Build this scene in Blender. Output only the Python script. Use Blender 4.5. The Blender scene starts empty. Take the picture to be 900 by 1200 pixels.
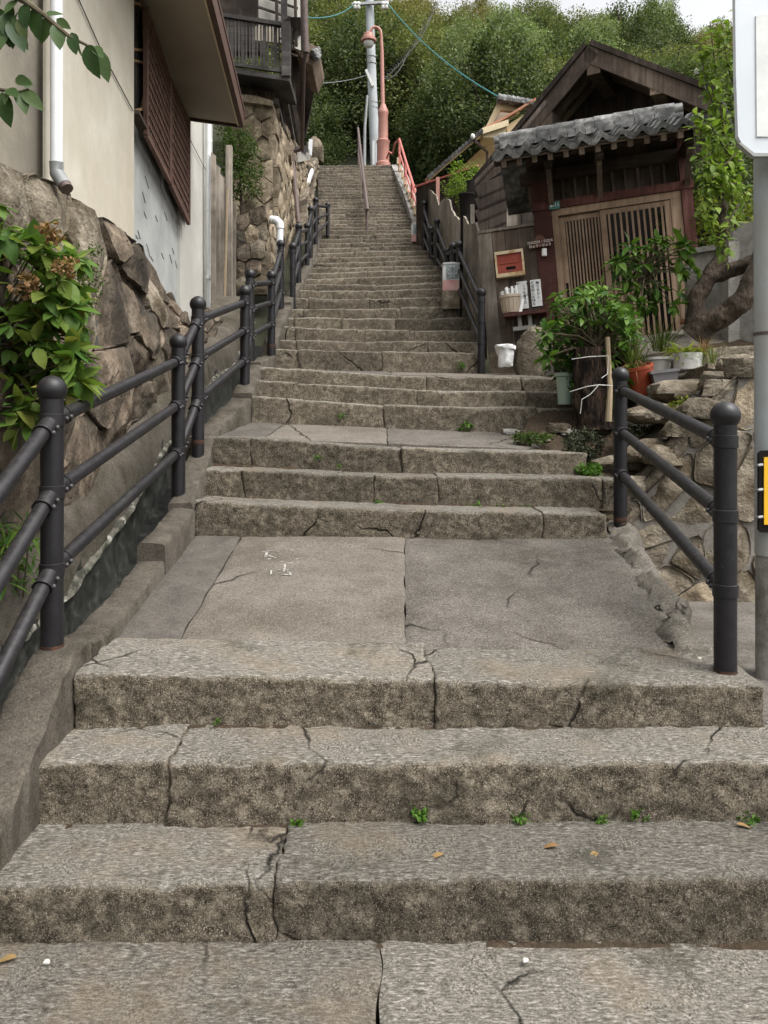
import bpy, bmesh, math, random
from mathutils import Vector, Matrix, noise
V = Vector
sc = bpy.context.scene
# ------------------------------------------------------------------ camera
F, HZ, CX, EYE = 880.0, 490.0, 450.0, 1.468
cam = bpy.data.cameras.new('camera'); cam.sensor_fit = 'VERTICAL'; cam.sensor_height = 36.0
cam.lens = F / 1200 * 36.0; cam.shift_y = -(600 - HZ) / 1200; cam.clip_start = 0.05; cam.clip_end = 2000
camo = bpy.data.objects.new('camera', cam); sc.collection.objects.link(camo)
camo.location = (0, 0, EYE); camo.rotation_euler = (math.radians(90), 0, 0); sc.camera = camo
# ------------------------------------------------------------------ sky, sun, exposure
SUN_EL, SUN_AZ = math.radians(60), math.radians(122)
world = bpy.data.worlds.new('World'); sc.world = world; world.use_nodes = True
wn = world.node_tree; wn.nodes.clear()
sky = wn.nodes.new('ShaderNodeTexSky'); sky.sky_type = 'NISHITA'; sky.sun_disc = False
sky.sun_elevation = SUN_EL; sky.sun_rotation = SUN_AZ; sky.air_density = 1.0; sky.dust_density = 6.0; sky.ozone_density = 1.0
hs = wn.nodes.new('ShaderNodeHueSaturation'); hs.inputs['Saturation'].default_value = 0.10
bg = wn.nodes.new('ShaderNodeBackground'); bg.inputs['Strength'].default_value = 0.15
wo = wn.nodes.new('ShaderNodeOutputWorld')
wn.links.new(sky.outputs[0], hs.inputs['Color']); wn.links.new(hs.outputs[0], bg.inputs['Color']); wn.links.new(bg.outputs[0], wo.inputs['Surface'])
sun = bpy.data.lights.new('sun', 'SUN'); sun.energy = 0.95; sun.angle = math.radians(25); sun.color = (1.0, 0.96, 0.9)
suno = bpy.data.objects.new('sun', sun); sc.collection.objects.link(suno)
sd = V((math.sin(SUN_AZ) * math.cos(SUN_EL), math.cos(SUN_AZ) * math.cos(SUN_EL), math.sin(SUN_EL)))
suno.rotation_euler = (-sd).to_track_quat('-Z', 'Y').to_euler()
sc.view_settings.view_transform = 'Standard'; sc.view_settings.look = 'None'
sc.view_settings.exposure = 1.12; sc.view_settings.gamma = 1.0; sc.view_settings.use_curve_mapping = False
sc.cycles.max_bounces = 6; sc.cycles.diffuse_bounces = 3; sc.cycles.glossy_bounces = 2; sc.cycles.transmission_bounces = 3
sc.cycles.transparent_max_bounces = 6; sc.cycles.caustics_reflective = False; sc.cycles.caustics_refractive = False
# ------------------------------------------------------------------ helpers
def P(x, y, d):
    """photo pixel (900x1200) at depth d metres -> world point"""
    return V(((x - CX) * d / F, d, EYE + (HZ - y) * d / F))
COL = sc.collection
def nz(p, s=1.0, o=3):
    return noise.fractal(p * s, 0.9, 2.1, o)
class MB:
    def __init__(self): self.v = []; self.f = []
    def add(self, vs, fs):
        n = len(self.v); self.v.extend([V(q) for q in vs]); self.f.extend([tuple(n + i for i in g) for g in fs]); return self
    def box(self, c, sx, sy, sz, ax=None):
        """box of full sizes centred at c; ax = (x,y,z) unit axes"""
        c = V(c); ax = ax or (V((1, 0, 0)), V((0, 1, 0)), V((0, 0, 1)))
        vs = [c + ax[0] * (sx / 2 * i) + ax[1] * (sy / 2 * j) + ax[2] * (sz / 2 * k) for i in (-1, 1) for j in (-1, 1) for k in (-1, 1)]
        return self.add(vs, [(0, 1, 3, 2), (4, 6, 7, 5), (0, 4, 5, 1), (2, 3, 7, 6), (0, 2, 6, 4), (1, 5, 7, 3)])
    def bar(self, a, b, w, t, up=None):
        """rectangular bar from a to b, w across, t along up"""
        a = V(a); b = V(b); z = (b - a); L = z.length; z.normalize(); up = V(up or (0, 0, 1))
        x = z.cross(up)
        if x.length < 1e-4: x = z.cross(V((0, 1, 0)))
        x.normalize(); y = x.cross(z)
        return self.box((a + b) / 2, w, t, L, (x, y, z))
    def tube(self, pts, r, n=12, cap=True):
        pts = [V(p) for p in pts]; rs = r if isinstance(r, (list, tuple)) else [r] * len(pts)
        vs = []; ref = None
        for i, p in enumerate(pts):
            t = (pts[min(i + 1, len(pts) - 1)] - pts[max(i - 1, 0)]).normalized()
            if ref is None: ref = V((0, 0, 1)) if abs(t.z) < .9 else V((0, 1, 0))
            a = (ref - t * ref.dot(t)).normalized(); b = t.cross(a); ref = a
            for k in range(n):
                q = 2 * math.pi * k / n; vs.append(p + (a * math.cos(q) + b * math.sin(q)) * rs[i])
        fs = []
        for i in range(len(pts) - 1):
            for k in range(n):
                k2 = (k + 1) % n; fs.append((i * n + k, i * n + k2, (i + 1) * n + k2, (i + 1) * n + k))
        if cap: fs.append(tuple(range(n - 1, -1, -1))); fs.append(tuple((len(pts) - 1) * n + k for k in range(n)))
        return self.add(vs, fs)
    def lathe(self, c, prof, n=20, up=(0, 0, 1)):
        c = V(c); u = V(up).normalized(); a = u.orthogonal().normalized(); b = u.cross(a); vs = []; fs = []
        for (r, h) in prof:
            for k in range(n):
                q = 2 * math.pi * k / n; vs.append(c + u * h + (a * math.cos(q) + b * math.sin(q)) * r)
        for i in range(len(prof) - 1):
            for k in range(n):
                k2 = (k + 1) % n; fs.append((i * n + k, i * n + k2, (i + 1) * n + k2, (i + 1) * n + k))
        fs.append(tuple(range(n - 1, -1, -1))); fs.append(tuple((len(prof) - 1) * n + k for k in range(n)))
        return self.add(vs, fs)
    def prism(self, poly, ext):
        poly = [V(p) for p in poly]; ext = V(ext); n = len(poly)
        fs = [tuple(range(n - 1, -1, -1)), tuple(range(n, 2 * n))] + [(i, (i + 1) % n, n + (i + 1) % n, n + i) for i in range(n)]
        return self.add(poly + [p + ext for p in poly], fs)
    def ball(self, c, r, n=12, m=8, sq=1.0):
        prof = [(max(1e-4, r * math.sin(math.pi * i / m)), -r * sq * math.cos(math.pi * i / m)) for i in range(m + 1)]
        return self.lathe(c, prof, n)
    def mesh(self, name, smooth=False, angle=40):
        me = bpy.data.meshes.new(name); me.from_pydata([tuple(q) for q in self.v], [], self.f)
        bm = bmesh.new(); bm.from_mesh(me); bmesh.ops.recalc_face_normals(bm, faces=bm.faces); bm.to_mesh(me); bm.free()
        if smooth:
            for p in me.polygons: p.use_smooth = True
            if angle < 180:
                try: me.set_sharp_from_angle(angle=math.radians(angle))
                except Exception: pass
        return me
def link(o, parent=None):
    COL.objects.link(o)
    if parent is not None:
        o.parent = parent; o.matrix_parent_inverse = Matrix.Translation(-V(parent.get('base', (0, 0, 0)))) if parent.type == 'EMPTY' else Matrix.Identity(4)
    return o
def obj(name, mb, mat, parent=None, smooth=False, angle=40):
    me = mb.mesh(name, smooth, angle) if isinstance(mb, MB) else mb
    if not me.materials: me.materials.append(mat)
    return link(bpy.data.objects.new(name, me), parent)
def tag(o, label, cat, group=None, kind=None):
    if label: o['label'] = label
    if cat: o['category'] = cat
    if group: o['group'] = group
    if kind: o['kind'] = kind
    return o
BASES = {}
def thing(name, label, cat, base=(0, 0, 0), group=None):
    o = bpy.data.objects.new(name, None); o.empty_display_size = .1; COL.objects.link(o); o.location = V(base)
    o['base'] = tuple(V(base)); return tag(o, label, cat, group)
def struct(o): o['kind'] = 'structure'; return o
def structroot(name, base=(0, 0, 0)):
    o = bpy.data.objects.new(name, None); COL.objects.link(o); o.location = V(base); o['base'] = tuple(V(base)); o['kind'] = 'structure'; return o
def inst(name, me, mtx, parent):
    """an object sharing mesh data placed by a world matrix under a root Empty"""
    o = bpy.data.objects.new(name, me); link(o, parent); o.matrix_basis = mtx; return o
def frame(p, along, up, s=1.0):
    y = V(along).normalized(); z = V(up); z = z - y * z.dot(y)
    if z.length < 1e-4: z = y.orthogonal()
    z.normalize(); x = y.cross(z)
    m = Matrix((x, y, z)).transposed().to_4x4()
    return Matrix.Translation(V(p)) @ m @ Matrix.Scale(s, 4)
# ------------------------------------------------------------------ materials
def srgb(r, g, b):
    f = lambda c: ((c / 255) / 12.92 if c / 255 <= .04045 else (((c / 255) + .055) / 1.055) ** 2.4)
    return (f(r), f(g), f(b), 1)
class NT:
    def __init__(self, name):
        self.m = bpy.data.materials.new(name); self.m.use_nodes = True; self.t = self.m.node_tree; self.t.nodes.clear()
        self.out = self.n('OutputMaterial'); self.bs = self.n('BsdfPrincipled'); self.l(self.bs.outputs[0], self.out.inputs['Surface'])
        self.co = self.n('TexCoord').outputs['Object']
    def n(self, t, **kw):
        x = self.t.nodes.new('ShaderNode' + t)
        for k, v in kw.items(): setattr(x, k, v)
        return x
    def l(self, a, b): self.t.links.new(a, b)
    def noise(self, scale, detail=5, rough=.6, stretch=None, dist=0, co=None):
        c = co or self.co
        if stretch:
            mp = self.n('Mapping'); mp.inputs['Scale'].default_value = stretch; self.l(c, mp.inputs[0]); c = mp.outputs[0]
        x = self.n('TexNoise'); x.inputs['Scale'].default_value = scale; x.inputs['Detail'].default_value = detail
        x.inputs['Roughness'].default_value = rough; x.inputs['Distortion'].default_value = dist; self.l(c, x.inputs['Vector']); return x.outputs[0]
    def ramp(self, fac, stops):
        r = self.n('ValToRGB'); e = r.color_ramp.elements
        while len(e) < len(stops): e.new(.5)
        for k, (p, c) in enumerate(stops):
            e[k].position = p; e[k].color = tuple(c) if len(c) == 4 else tuple(c) + (1,)
        self.l(fac, r.inputs[0]); return r.outputs[0]
    def fr(self, fac, a, b):
        r = self.n('MapRange'); r.inputs[1].default_value = a; r.inputs[2].default_value = b; self.l(fac, r.inputs[0]); return r.outputs[0]
    def mix(self, fac, a, b, mode='MIX'):
        x = self.n('Mix', data_type='RGBA', blend_type=mode)
        for s, v in ((x.inputs[0], fac), (x.inputs[6], a), (x.inputs[7], b)):
            if hasattr(v, 'links') or hasattr(v, 'is_linked'): self.l(v, s)
            else: s.default_value = tuple(v) + (1,) if isinstance(v, (tuple, list, V)) and len(v) == 3 else v
        return x.outputs[2]
    def math(self, op, a, b):
        x = self.n('Math', operation=op)
        for s, v in ((x.inputs[0], a), (x.inputs[1], b)):
            if hasattr(v, 'is_linked'): self.l(v, s)
            else: s.default_value = v
        return x.outputs[0]
    def done(self, col, rough=.8, bump=None, bstr=.3, bdist=.01, spec=.3, metal=0):
        self.l(col, self.bs.inputs['Base Color']) if hasattr(col, 'is_linked') else setattr(self.bs.inputs['Base Color'], 'default_value', col)
        self.l(rough, self.bs.inputs['Roughness']) if hasattr(rough, 'is_linked') else setattr(self.bs.inputs['Roughness'], 'default_value', rough)
        self.bs.inputs['Specular IOR Level'].default_value = spec; self.bs.inputs['Metallic'].default_value = metal
        if bump is not None:
            b = self.n('Bump'); b.inputs['Strength'].default_value = bstr; b.inputs['Distance'].default_value = bdist
            self.l(bump, b.inputs['Height']); self.l(b.outputs[0], self.bs.inputs['Normal'])
        return self.m
def g(v, w=1.0, b=1.0): return (v * w, v, v * b, 1)
def nmat(name, stops, scale=5, detail=6, rough=.85, bump=.3, bscale=40, stretch=None, spec=.25, rand=0.0, grime=None, gscale=2.0, metal=0, bdist=.01, dist=0):
    t = NT(name); f = t.noise(scale, detail, .62, stretch, dist); c = t.ramp(f, stops)
    if grime:
        gf = t.ramp(t.noise(gscale, 5, .65), [(.38, (0, 0, 0)), (.62, (1, 1, 1))]); c = t.mix(gf, c, grime)
    if rand:
        oi = t.n('ObjectInfo'); r = t.math('MULTIPLY_ADD', oi.outputs['Random'], 2 * rand); r.node.inputs[2].default_value = 1 - rand
        cc = t.n('CombineColor'); [t.l(r, cc.inputs[k]) for k in range(3)]; c = t.mix(1.0, c, cc.outputs[0], 'MULTIPLY')
    b = t.noise(bscale, 4, .6, stretch) if bump else None
    return t.done(c, rough, b, bump, bdist, spec, metal)
def leafmat(name, cols, trans=.35, rough=.5, hue=0.0):
    t = NT(name); ge = t.n('NewGeometry'); oi = t.n('ObjectInfo')
    r = t.math('FRACT', t.math('ADD', ge.outputs['Random Per Island'], oi.outputs['Random']), 0)
    c = t.ramp(r, [(k / max(1, len(cols) - 1), q) for k, q in enumerate(cols)])
    c = t.mix(t.fr(t.noise(30, 3), .3, .7), c, t.mix(1.0, c, (.7, .75, .6, 1), 'MULTIPLY'))
    t.done(c, rough, spec=.15)
    tr = t.n('BsdfTranslucent'); t.l(t.mix(1.0, c, (1.15, 1.25, .75, 1), 'MULTIPLY'), tr.inputs[0])
    ms = t.n('MixShader'); ms.inputs[0].default_value = trans; t.l(t.bs.outputs[0], ms.inputs[1]); t.l(tr.outputs[0], ms.inputs[2]); t.l(ms.outputs[0], t.out.inputs['Surface'])
    return t.m
def plain(name, col, rough=.5, spec=.4, metal=0, bump=0.05, bscale=60):
    c = V(col[:3]); return nmat(name, [(.3, tuple(c * .88) + (1,)), (.7, tuple(c * 1.08) + (1,))], 9, 5, rough, bump, bscale, None, spec, 0, None, 2, metal)
def cracks(t, scale, width, mask=(.45, .62), dist=.12):
    """thin wandering crack lines: 1 on the crack"""
    ds = t.n('VectorMath', operation='MULTIPLY_ADD'); nn = t.n('TexNoise'); nn.inputs['Scale'].default_value = 6; nn.inputs['Detail'].default_value = 6; t.l(t.co, nn.inputs['Vector'])
    t.l(nn.outputs['Color'], ds.inputs[0]); ds.inputs[1].default_value = (dist, dist, dist); t.l(t.co, ds.inputs[2])
    v = t.n('TexVoronoi', feature='DISTANCE_TO_EDGE'); v.inputs['Scale'].default_value = scale; t.l(ds.outputs[0], v.inputs['Vector'])
    return t.math('MULTIPLY', t.fr(v.outputs['Distance'], width, 0.0), t.fr(t.noise(scale * 1.1, 2), mask[0], mask[1]))
def step_stone():
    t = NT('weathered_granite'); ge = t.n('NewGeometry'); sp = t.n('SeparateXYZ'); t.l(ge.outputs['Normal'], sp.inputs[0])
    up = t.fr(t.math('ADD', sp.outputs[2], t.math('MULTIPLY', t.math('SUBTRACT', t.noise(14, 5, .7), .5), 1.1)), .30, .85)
    oi = t.n('ObjectInfo'); sh = t.n('VectorMath', operation='ADD'); cb = t.n('CombineXYZ'); t.l(t.math('MULTIPLY', oi.outputs['Random'], 37.0), cb.inputs[0]); t.l(t.co, sh.inputs[0]); t.l(cb.outputs[0], sh.inputs[1]); t.co = sh.outputs[0]
    dash = t.noise(1.0, 5, .8, (42, 130, 130)); spk = t.noise(125, 4, .8); sp2 = t.noise(210, 3, .75)
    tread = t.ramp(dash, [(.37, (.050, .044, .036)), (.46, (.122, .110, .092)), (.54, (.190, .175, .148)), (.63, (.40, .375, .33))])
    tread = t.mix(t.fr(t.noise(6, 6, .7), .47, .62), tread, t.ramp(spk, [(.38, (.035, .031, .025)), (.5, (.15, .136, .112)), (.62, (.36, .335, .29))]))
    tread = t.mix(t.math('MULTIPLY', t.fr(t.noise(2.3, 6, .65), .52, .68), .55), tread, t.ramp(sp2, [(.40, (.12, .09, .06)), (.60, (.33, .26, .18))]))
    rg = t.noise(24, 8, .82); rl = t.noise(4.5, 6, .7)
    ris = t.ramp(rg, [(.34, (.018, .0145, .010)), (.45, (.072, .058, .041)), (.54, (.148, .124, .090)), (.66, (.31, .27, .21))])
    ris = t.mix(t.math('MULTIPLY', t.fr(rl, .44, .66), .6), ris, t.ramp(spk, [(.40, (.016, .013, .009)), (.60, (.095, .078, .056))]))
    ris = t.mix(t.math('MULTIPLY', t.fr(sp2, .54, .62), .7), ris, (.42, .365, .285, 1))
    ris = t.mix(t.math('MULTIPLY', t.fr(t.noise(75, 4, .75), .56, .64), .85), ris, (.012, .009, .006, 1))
    c = t.mix(up, ris, tread)  # risers darker by facing: grime, plus weaker skylight put into the colour
    c = t.mix(t.math('MULTIPLY', t.fr(t.noise(3.1, 7, .75), .55, .66), .55), c, t.ramp(spk, [(.4, (.018, .017, .010)), (.6, (.065, .058, .038))]))
    c = t.mix(t.math('MULTIPLY', t.fr(t.noise(190, 2, .6), .66, .72), .8), c, (.46, .44, .40, 1))
    ck = cracks(t, 1.5, .012, (.52, .6)); c = t.mix(ck, c, (.012, .011, .009, 1))
    r = t.math('MULTIPLY_ADD', oi.outputs['Random'], .42); r.node.inputs[2].default_value = .80
    cc = t.n('CombineColor'); [t.l(r, cc.inputs[k]) for k in range(3)]; c = t.mix(1.0, c, cc.outputs[0], 'MULTIPLY')
    h = t.math('ADD', t.math('MULTIPLY', dash, .45), t.math('ADD', t.math('MULTIPLY', rg, 1.0), t.math('MULTIPLY', spk, .45)))
    h = t.math('SUBTRACT', h, t.math('MULTIPLY', ck, 1.5))
    return t.done(c, .9, h, .9, .014, .15)
def concrete(name, lo, hi, warm=(1, .96, .88), scale=4, spk=.35, stain=None, rand=.06, crack=0):
    t = NT(name); w = V(warm)
    f = t.noise(scale, 8, .75); s = t.noise(130, 4, .8); s2 = t.noise(55, 5, .8)
    c = t.ramp(f, [(.34, tuple(w * lo)), (.66, tuple(w * hi))])
    if stain: c = t.mix(t.fr(t.noise(1.9, 7, .75, None, .2), .48, .64), c, stain)
    c = t.mix(t.math('MULTIPLY', t.fr(s, .53, .64), min(1, spk * 1.2)), c, tuple(w * min(.8, hi * 2.1)) + (1,))
    c = t.mix(t.math('MULTIPLY', t.fr(t.noise(95, 4, .8), .53, .64), min(1, spk * 2.0)), c, tuple(w * lo * .35) + (1,))
    c = t.mix(t.math('MULTIPLY', t.fr(s2, .5, .66), .55), c, tuple(w * lo * .7) + (1,))
    h = t.math('ADD', t.math('MULTIPLY', f, .5), t.math('ADD', t.math('MULTIPLY', s, .5), t.math('MULTIPLY', s2, .6)))
    if crack:
        ck = cracks(t, crack, .010, (.45, .56)); c = t.mix(ck, c, (.012, .010, .008, 1)); h = t.math('SUBTRACT', h, t.math('MULTIPLY', ck, 2))
    return t.done(c, .92, h, .7, .008, .15)
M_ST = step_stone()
M_SLAB_TAN = concrete('tan_slab', .115, .185, (1, .88, .74), 5, .45, (.095, .082, .064, 1), crack=.7)
M_SLAB_GREY = concrete('grey_slab', .085, .16, (1, .90, .78), 5, .6, (.068, .060, .049, 1), crack=.9)
M_STRIP = concrete('dark_strip', .065, .125, (1, .90, .78), 6, .3)
M_CURB = concrete('curb_concrete', .05, .115, (1, .87, .70), 7, .3, (.035, .030, .020, 1))
M_CONC = concrete('pale_concrete', .24, .36, (1, .96, .88), 2.5, .1, (.13, .12, .10, 1))
M_MORTAR = concrete('mortar', .05, .10, (1, .92, .8), 8, .2)
M_GUT = nmat('gutter_algae', [(.35, (.012, .013, .011)), (.55, (.035, .036, .031)), (.7, (.09, .088, .075))], 14, 8, .5, .6, 25, None, .5)
M_LIME = nmat('lime_crust', [(.44, (.05, .05, .038)), (.56, (.17, .16, .13)), (.68, (.46, .44, .39))], 14, 6, .8, .6, 40)
M_LEDGE = concrete('ledge_concrete', .06, .13, (1, .87, .70), 6, .3, (.04, .036, .022, 1))
def rail_paint():
    t = NT('rail_paint'); c = t.ramp(t.noise(9, 8, .75), [(.35, (.0075, .007, .0082)), (.6, (.014, .013, .0148)), (.75, (.026, .024, .025))])
    c = t.mix(t.math('MULTIPLY', t.fr(t.noise(70, 4, .7), .68, .72), .8), c, (.16, .15, .14, 1))
    c = t.mix(t.math('MULTIPLY', t.fr(t.noise(22, 7, .8), .66, .72), .7), c, (.05, .028, .018, 1))
    ge = t.n('NewGeometry'); sp = t.n('SeparateXYZ'); t.l(ge.outputs['Normal'], sp.inputs[0])
    c = t.mix(t.math('MULTIPLY', t.math('MULTIPLY', t.fr(sp.outputs[2], .3, 1.0), t.fr(t.noise(30, 6, .75), .4, .65)), .35), c, (.10, .092, .085, 1))
    return t.done(c, t.fr(t.noise(16, 6, .7), -.3, 1.5), t.noise(180, 3, .7), .2, .002, .36)
M_RAIL = rail_paint()
M_BOLT = plain('bolt_steel', (.05, .048, .048), .45, .4, .2)
M_RUST = nmat('rust', [(.3, (.018, .011, .008)), (.7, (.07, .032, .018))], 30, 6, .9, .4, 60)
M_ROCK_BR = nmat('brown_rock', [(.30, (.05, .038, .027)), (.47, (.125, .096, .070)), (.6, (.22, .175, .13)), (.75, (.35, .29, .22))], 9, 9, .92, 1.0, 38, (1, 1, .5), .15, .35, (.05, .043, .034, 1), 2.6, 0, .025)
M_ROCK_GR = nmat('grey_rock', [(.3, (0.106, 0.09016, 0.06864)), (.5, (0.2014, 0.1725, 0.132)), (.7, (0.3286, 0.2842, 0.22))], 13, 9, .92, 1.0, 45, None, .15, .3, (0.0795, 0.06272, 0.04136, 1), 3.4, 0, .02)
M_ROCK_TAN = nmat('tan_masonry', [(.3, (.16, .125, .085)), (.5, (.29, .235, .165)), (.7, (.42, .36, .27))], 11, 9, .92, 1.0, 40, None, .15, .3, (.12, .095, .065, 1), 3.0, 0, .02)
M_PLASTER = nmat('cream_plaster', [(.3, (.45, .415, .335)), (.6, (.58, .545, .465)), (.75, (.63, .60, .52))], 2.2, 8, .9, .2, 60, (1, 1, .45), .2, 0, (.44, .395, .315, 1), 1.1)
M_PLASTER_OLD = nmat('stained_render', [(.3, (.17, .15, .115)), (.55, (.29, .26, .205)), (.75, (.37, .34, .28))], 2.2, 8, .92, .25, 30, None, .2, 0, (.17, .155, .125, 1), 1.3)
M_BLUE = nmat('grey_blue_plaster', [(.3, (0.3024, 0.308, 0.2968)), (.6, (0.4032, 0.4088, 0.3976)), (.8, (0.4704, 0.4592, 0.4312))], 3, 6, .85, .3, 14, None, .25)
M_PALE = nmat('pale_panel', [(.3, (0.407, 0.396, 0.352)), (.7, (0.517, 0.5005, 0.4565))], 2, 6, .85, .1, 30)
M_SOFFIT = nmat('soffit_board', [(.3, (.28, .24, .185)), (.7, (.36, .31, .245))], 1.5, 5, .8, .08, 30)
M_FASCIA = nmat('dark_red_trim', [(.3, (.055, .028, .02)), (.7, (.10, .055, .04))], 8, 5, .6, .2, 40)
M_LATT = nmat('brown_lattice', [(.3, (.09, .05, .038)), (.7, (.165, .098, .075))], 9, 6, .75, .3, 50, None, .25, .15)
M_BRASS = nmat('brass_frame', [(.3, (.20, .12, .06)), (.7, (.30, .19, .10))], 12, 5, .5, .1, 50, None, .4)
M_PVC = nmat('white_pipe', [(.3, (.60, .62, .63)), (.7, (.72, .735, .74))], 4, 5, .45, .04, 40, None, .4)
M_PVC_GREY = plain('grey_pipe', (.22, .23, .23), .5)
M_GLASS = nmat('dark_glass', [(.3, (.02, .022, .024)), (.7, (.05, .05, .05))], 2, 3, .12, 0, 10, None, .6)
def wood(name, lo, mid, hi, axis=2, rand=.2, rough=.85, k=1.0):
    st = [22 * k, 22 * k, 22 * k]; st[axis] = 1.3 * k
    return nmat(name, [(.3, lo), (.5, mid), (.72, hi)], 1, 7, rough, .5, 2.2, tuple(st), .2, rand, tuple(V(lo) * .8), 1.4, 0, .006)
M_WD_GREY = wood('grey_weathered_wood', (.14, .117, .094), (.27, .235, .195), (.42, .375, .32))
M_WD_BRN = wood('brown_wood', (0.0728, 0.05387, 0.04222), (0.1456, 0.1107, 0.08736), (0.2475, 0.1966, 0.1602))
M_WD_DARK = wood('dark_wood', (0.03, 0.0225, 0.018), (0.063, 0.048, 0.039), (0.12, 0.0945, 0.078))
M_WD_DARKH = wood('dark_wood_beam', (0.0377, 0.02755, 0.02175), (0.07975, 0.05945, 0.04785), (0.145, 0.1131, 0.0899), 0)
M_WD_RED = wood('bengala_wood', (0.0625, 0.025, 0.02), (0.1125, 0.045, 0.0375), (0.1625, 0.075, 0.0625))
M_WD_TAN = wood('tan_slat_wood', (0.2094, 0.1417, 0.0924), (0.3142, 0.2218, 0.154), (0.4189, 0.308, 0.2218), 2, .12)
M_WD_GREYH = wood('grey_rail_wood', (.04, .037, .035), (.08, .074, .07), (.13, .12, .115), 0)
M_WD_SOF = wood('soffit_wood', (0.12, 0.0888, 0.066), (0.216, 0.1632, 0.1236), (0.324, 0.252, 0.198), 1)
M_BLACK = plain('black_interior', (.012, .010, .009), .9, .1)
M_TILE = nmat('roof_tile', [(.34, (.09, .09, .088)), (.48, (.175, .174, .168)), (.64, (.34, .335, .32))], 14, 9, .7, .2, 60, None, .4, .22, (.05, .05, .048, 1), 5)
M_YEL = nmat('yellow_stucco', [(.3, (0.575, 0.437, 0.253)), (.7, (0.713, 0.5635, 0.345))], 3, 5, .9, .15, 40)
M_YELW = plain('pale_yellow_trim', (.62, .52, .34), .8)
M_PINK = nmat('salmon_paint', [(.3, (0.342, 0.154, 0.121)), (.7, (0.437, 0.22, 0.176))], 6, 5, .5, .05, 40, None, .4)
M_REDP = nmat('red_rail_paint', [(.3, (.38, .10, .08)), (.7, (.50, .17, .14))], 6, 5, .5, .05, 40, None, .4)
M_POLE = nmat('concrete_pole', [(.3, (.40, .44, .455)), (.7, (.52, .55, .56))], 3, 6, .8, .1, 40, None, .25, 0, (.37, .39, .40, 1), 1.5)
M_STEEL = plain('galvanised_steel', (.33, .34, .34), .5, .4, .4)
M_BSTEEL = nmat('brown_steel', [(.3, (.07, .05, .045)), (.7, (.14, .105, .095))], 20, 5, .6, .1, 60)
M_WIRE = plain('black_wire', (.02, .02, .02), .6)
M_TEAL = plain('teal_wire', (.02, .14, .14), .6)
M_WHITE = plain('white_plastic', (.70, .70, .68), .5)
M_PAPER = plain('white_paper', (.74, .745, .73), .8, .2)
M_INK = plain('ink', (.03, .03, .035), .8, .1)
M_LAMP = nmat('bollard_ceramic', [(.3, (.50, .50, .50)), (.7, (.62, .62, .61))], 5, 5, .5, .05, 40)
M_LAMPP = nmat('bollard_pink', [(.35, (.50, .22, .20)), (.65, (.58, .40, .38))], 7, 5, .55, .05, 40)
M_LAMPG = plain('bollard_glass', (.22, .28, .29), .3)
M_LAMPL = plain('bollard_lattice', (.40, .44, .44), .5)
M_SIGNW = nmat('white_sign_back', [(.3, (.60, .64, .68)), (.7, (.70, .735, .77))], 2.5, 6, .55, .03, 40, None, .35)
M_SIGNY = plain('yellow_sign', (.75, .42, .02), .5)
M_PLGREY = nmat('sign_pole_paint', [(.3, (.30, .345, .36)), (.6, (.38, .42, .43)), (.8, (.42, .44, .43))], 4, 6, .55, .08, 60, (1, 1, .3), .35, 0, (.33, .33, .31, 1), 3)
M_MAIL = nmat('red_mailbox', [(.3, (.24, .045, .03)), (.7, (.33, .075, .05))], 7, 5, .6, .1, 50)
M_MAILF = nmat('rusty_white_frame', [(.35, (.62, .55, .42)), (.55, (.60, .47, .28)), (.72, (.30, .14, .05))], 11, 6, .7, .1, 50)
M_BASK = plain('tan_basket', (.42, .34, .26), .6)
M_TERRA = nmat('terracotta', [(.3, (.30, .135, .075)), (.7, (.42, .22, .14))], 9, 6, .85, .15, 50)
M_POTRED = nmat('red_pot', [(.3, (.20, .035, .015)), (.7, (.27, .06, .03))], 5, 5, .45, .05, 50)
M_POTGREY = plain('grey_planter', (.16, .155, .16), .55)
M_POTGRN = plain('pale_green_pot', (.33, .42, .34), .5)
M_POTW = plain('white_pot', (.66, .66, .63), .4)
M_BAG = nmat('plastic_bag', [(.3, (.60, .61, .60)), (.7, (.78, .78, .77))], 12, 5, .35, .6, 25, None, .5)
M_SOIL = nmat('soil', [(.3, (.014, .010, .006)), (.5, (.045, .031, .02)), (.70, (.13, .095, .066))], 40, 9, .95, .9, 80, None, .15, 0, (.06, .045, .03, 1), 6, 0, .02)
M_GROUND = nmat('hillside_soil', [(.3, (.02, .022, .012)), (.7, (.05, .05, .028))], 2, 6, .95, .4, 8)
M_PASS = concrete('passage_paving', .09, .16, (1, .91, .8), 5, .4, (.07, .06, .045, 1))
M_BARK = nmat('bark', [(.3, (.045, .032, .024)), (.5, (.09, .068, .052)), (.72, (.19, .155, .12))], 10, 9, .95, 1.0, 30, (2, 2, .6), .15, 0, (.05, .04, .03, 1), 4, 0, .03)
M_BARKD = nmat('dark_bark', [(.38, (.005, .0035, .003)), (.5, (.021, .014, .010)), (.64, (.08, .052, .037))], 14, 9, .95, 1.0, 34, (2, 2, .6), .2, 0, None, 2, 0, .02)
M_TWIG = nmat('twig', [(.3, (.06, .05, .03)), (.7, (.13, .11, .07))], 8, 4, .9, .3, 40)
M_STAKE = plain('bamboo_stake', (.30, .235, .15), .8)
M_STRING = plain('white_string', (.6, .59, .56), .8)
L_HYD = leafmat('hydrangea_leaf', [(.05, .11, .022), (.08, .155, .03), (.12, .20, .04), (.19, .235, .05), (.065, .13, .026), (.10, .175, .034), (.22, .20, .05)], .3, .5)
L_DRY = leafmat('dried_flower', [(.22, .12, .06), (.32, .2, .11), (.26, .15, .08)], .3, .8)
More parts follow.
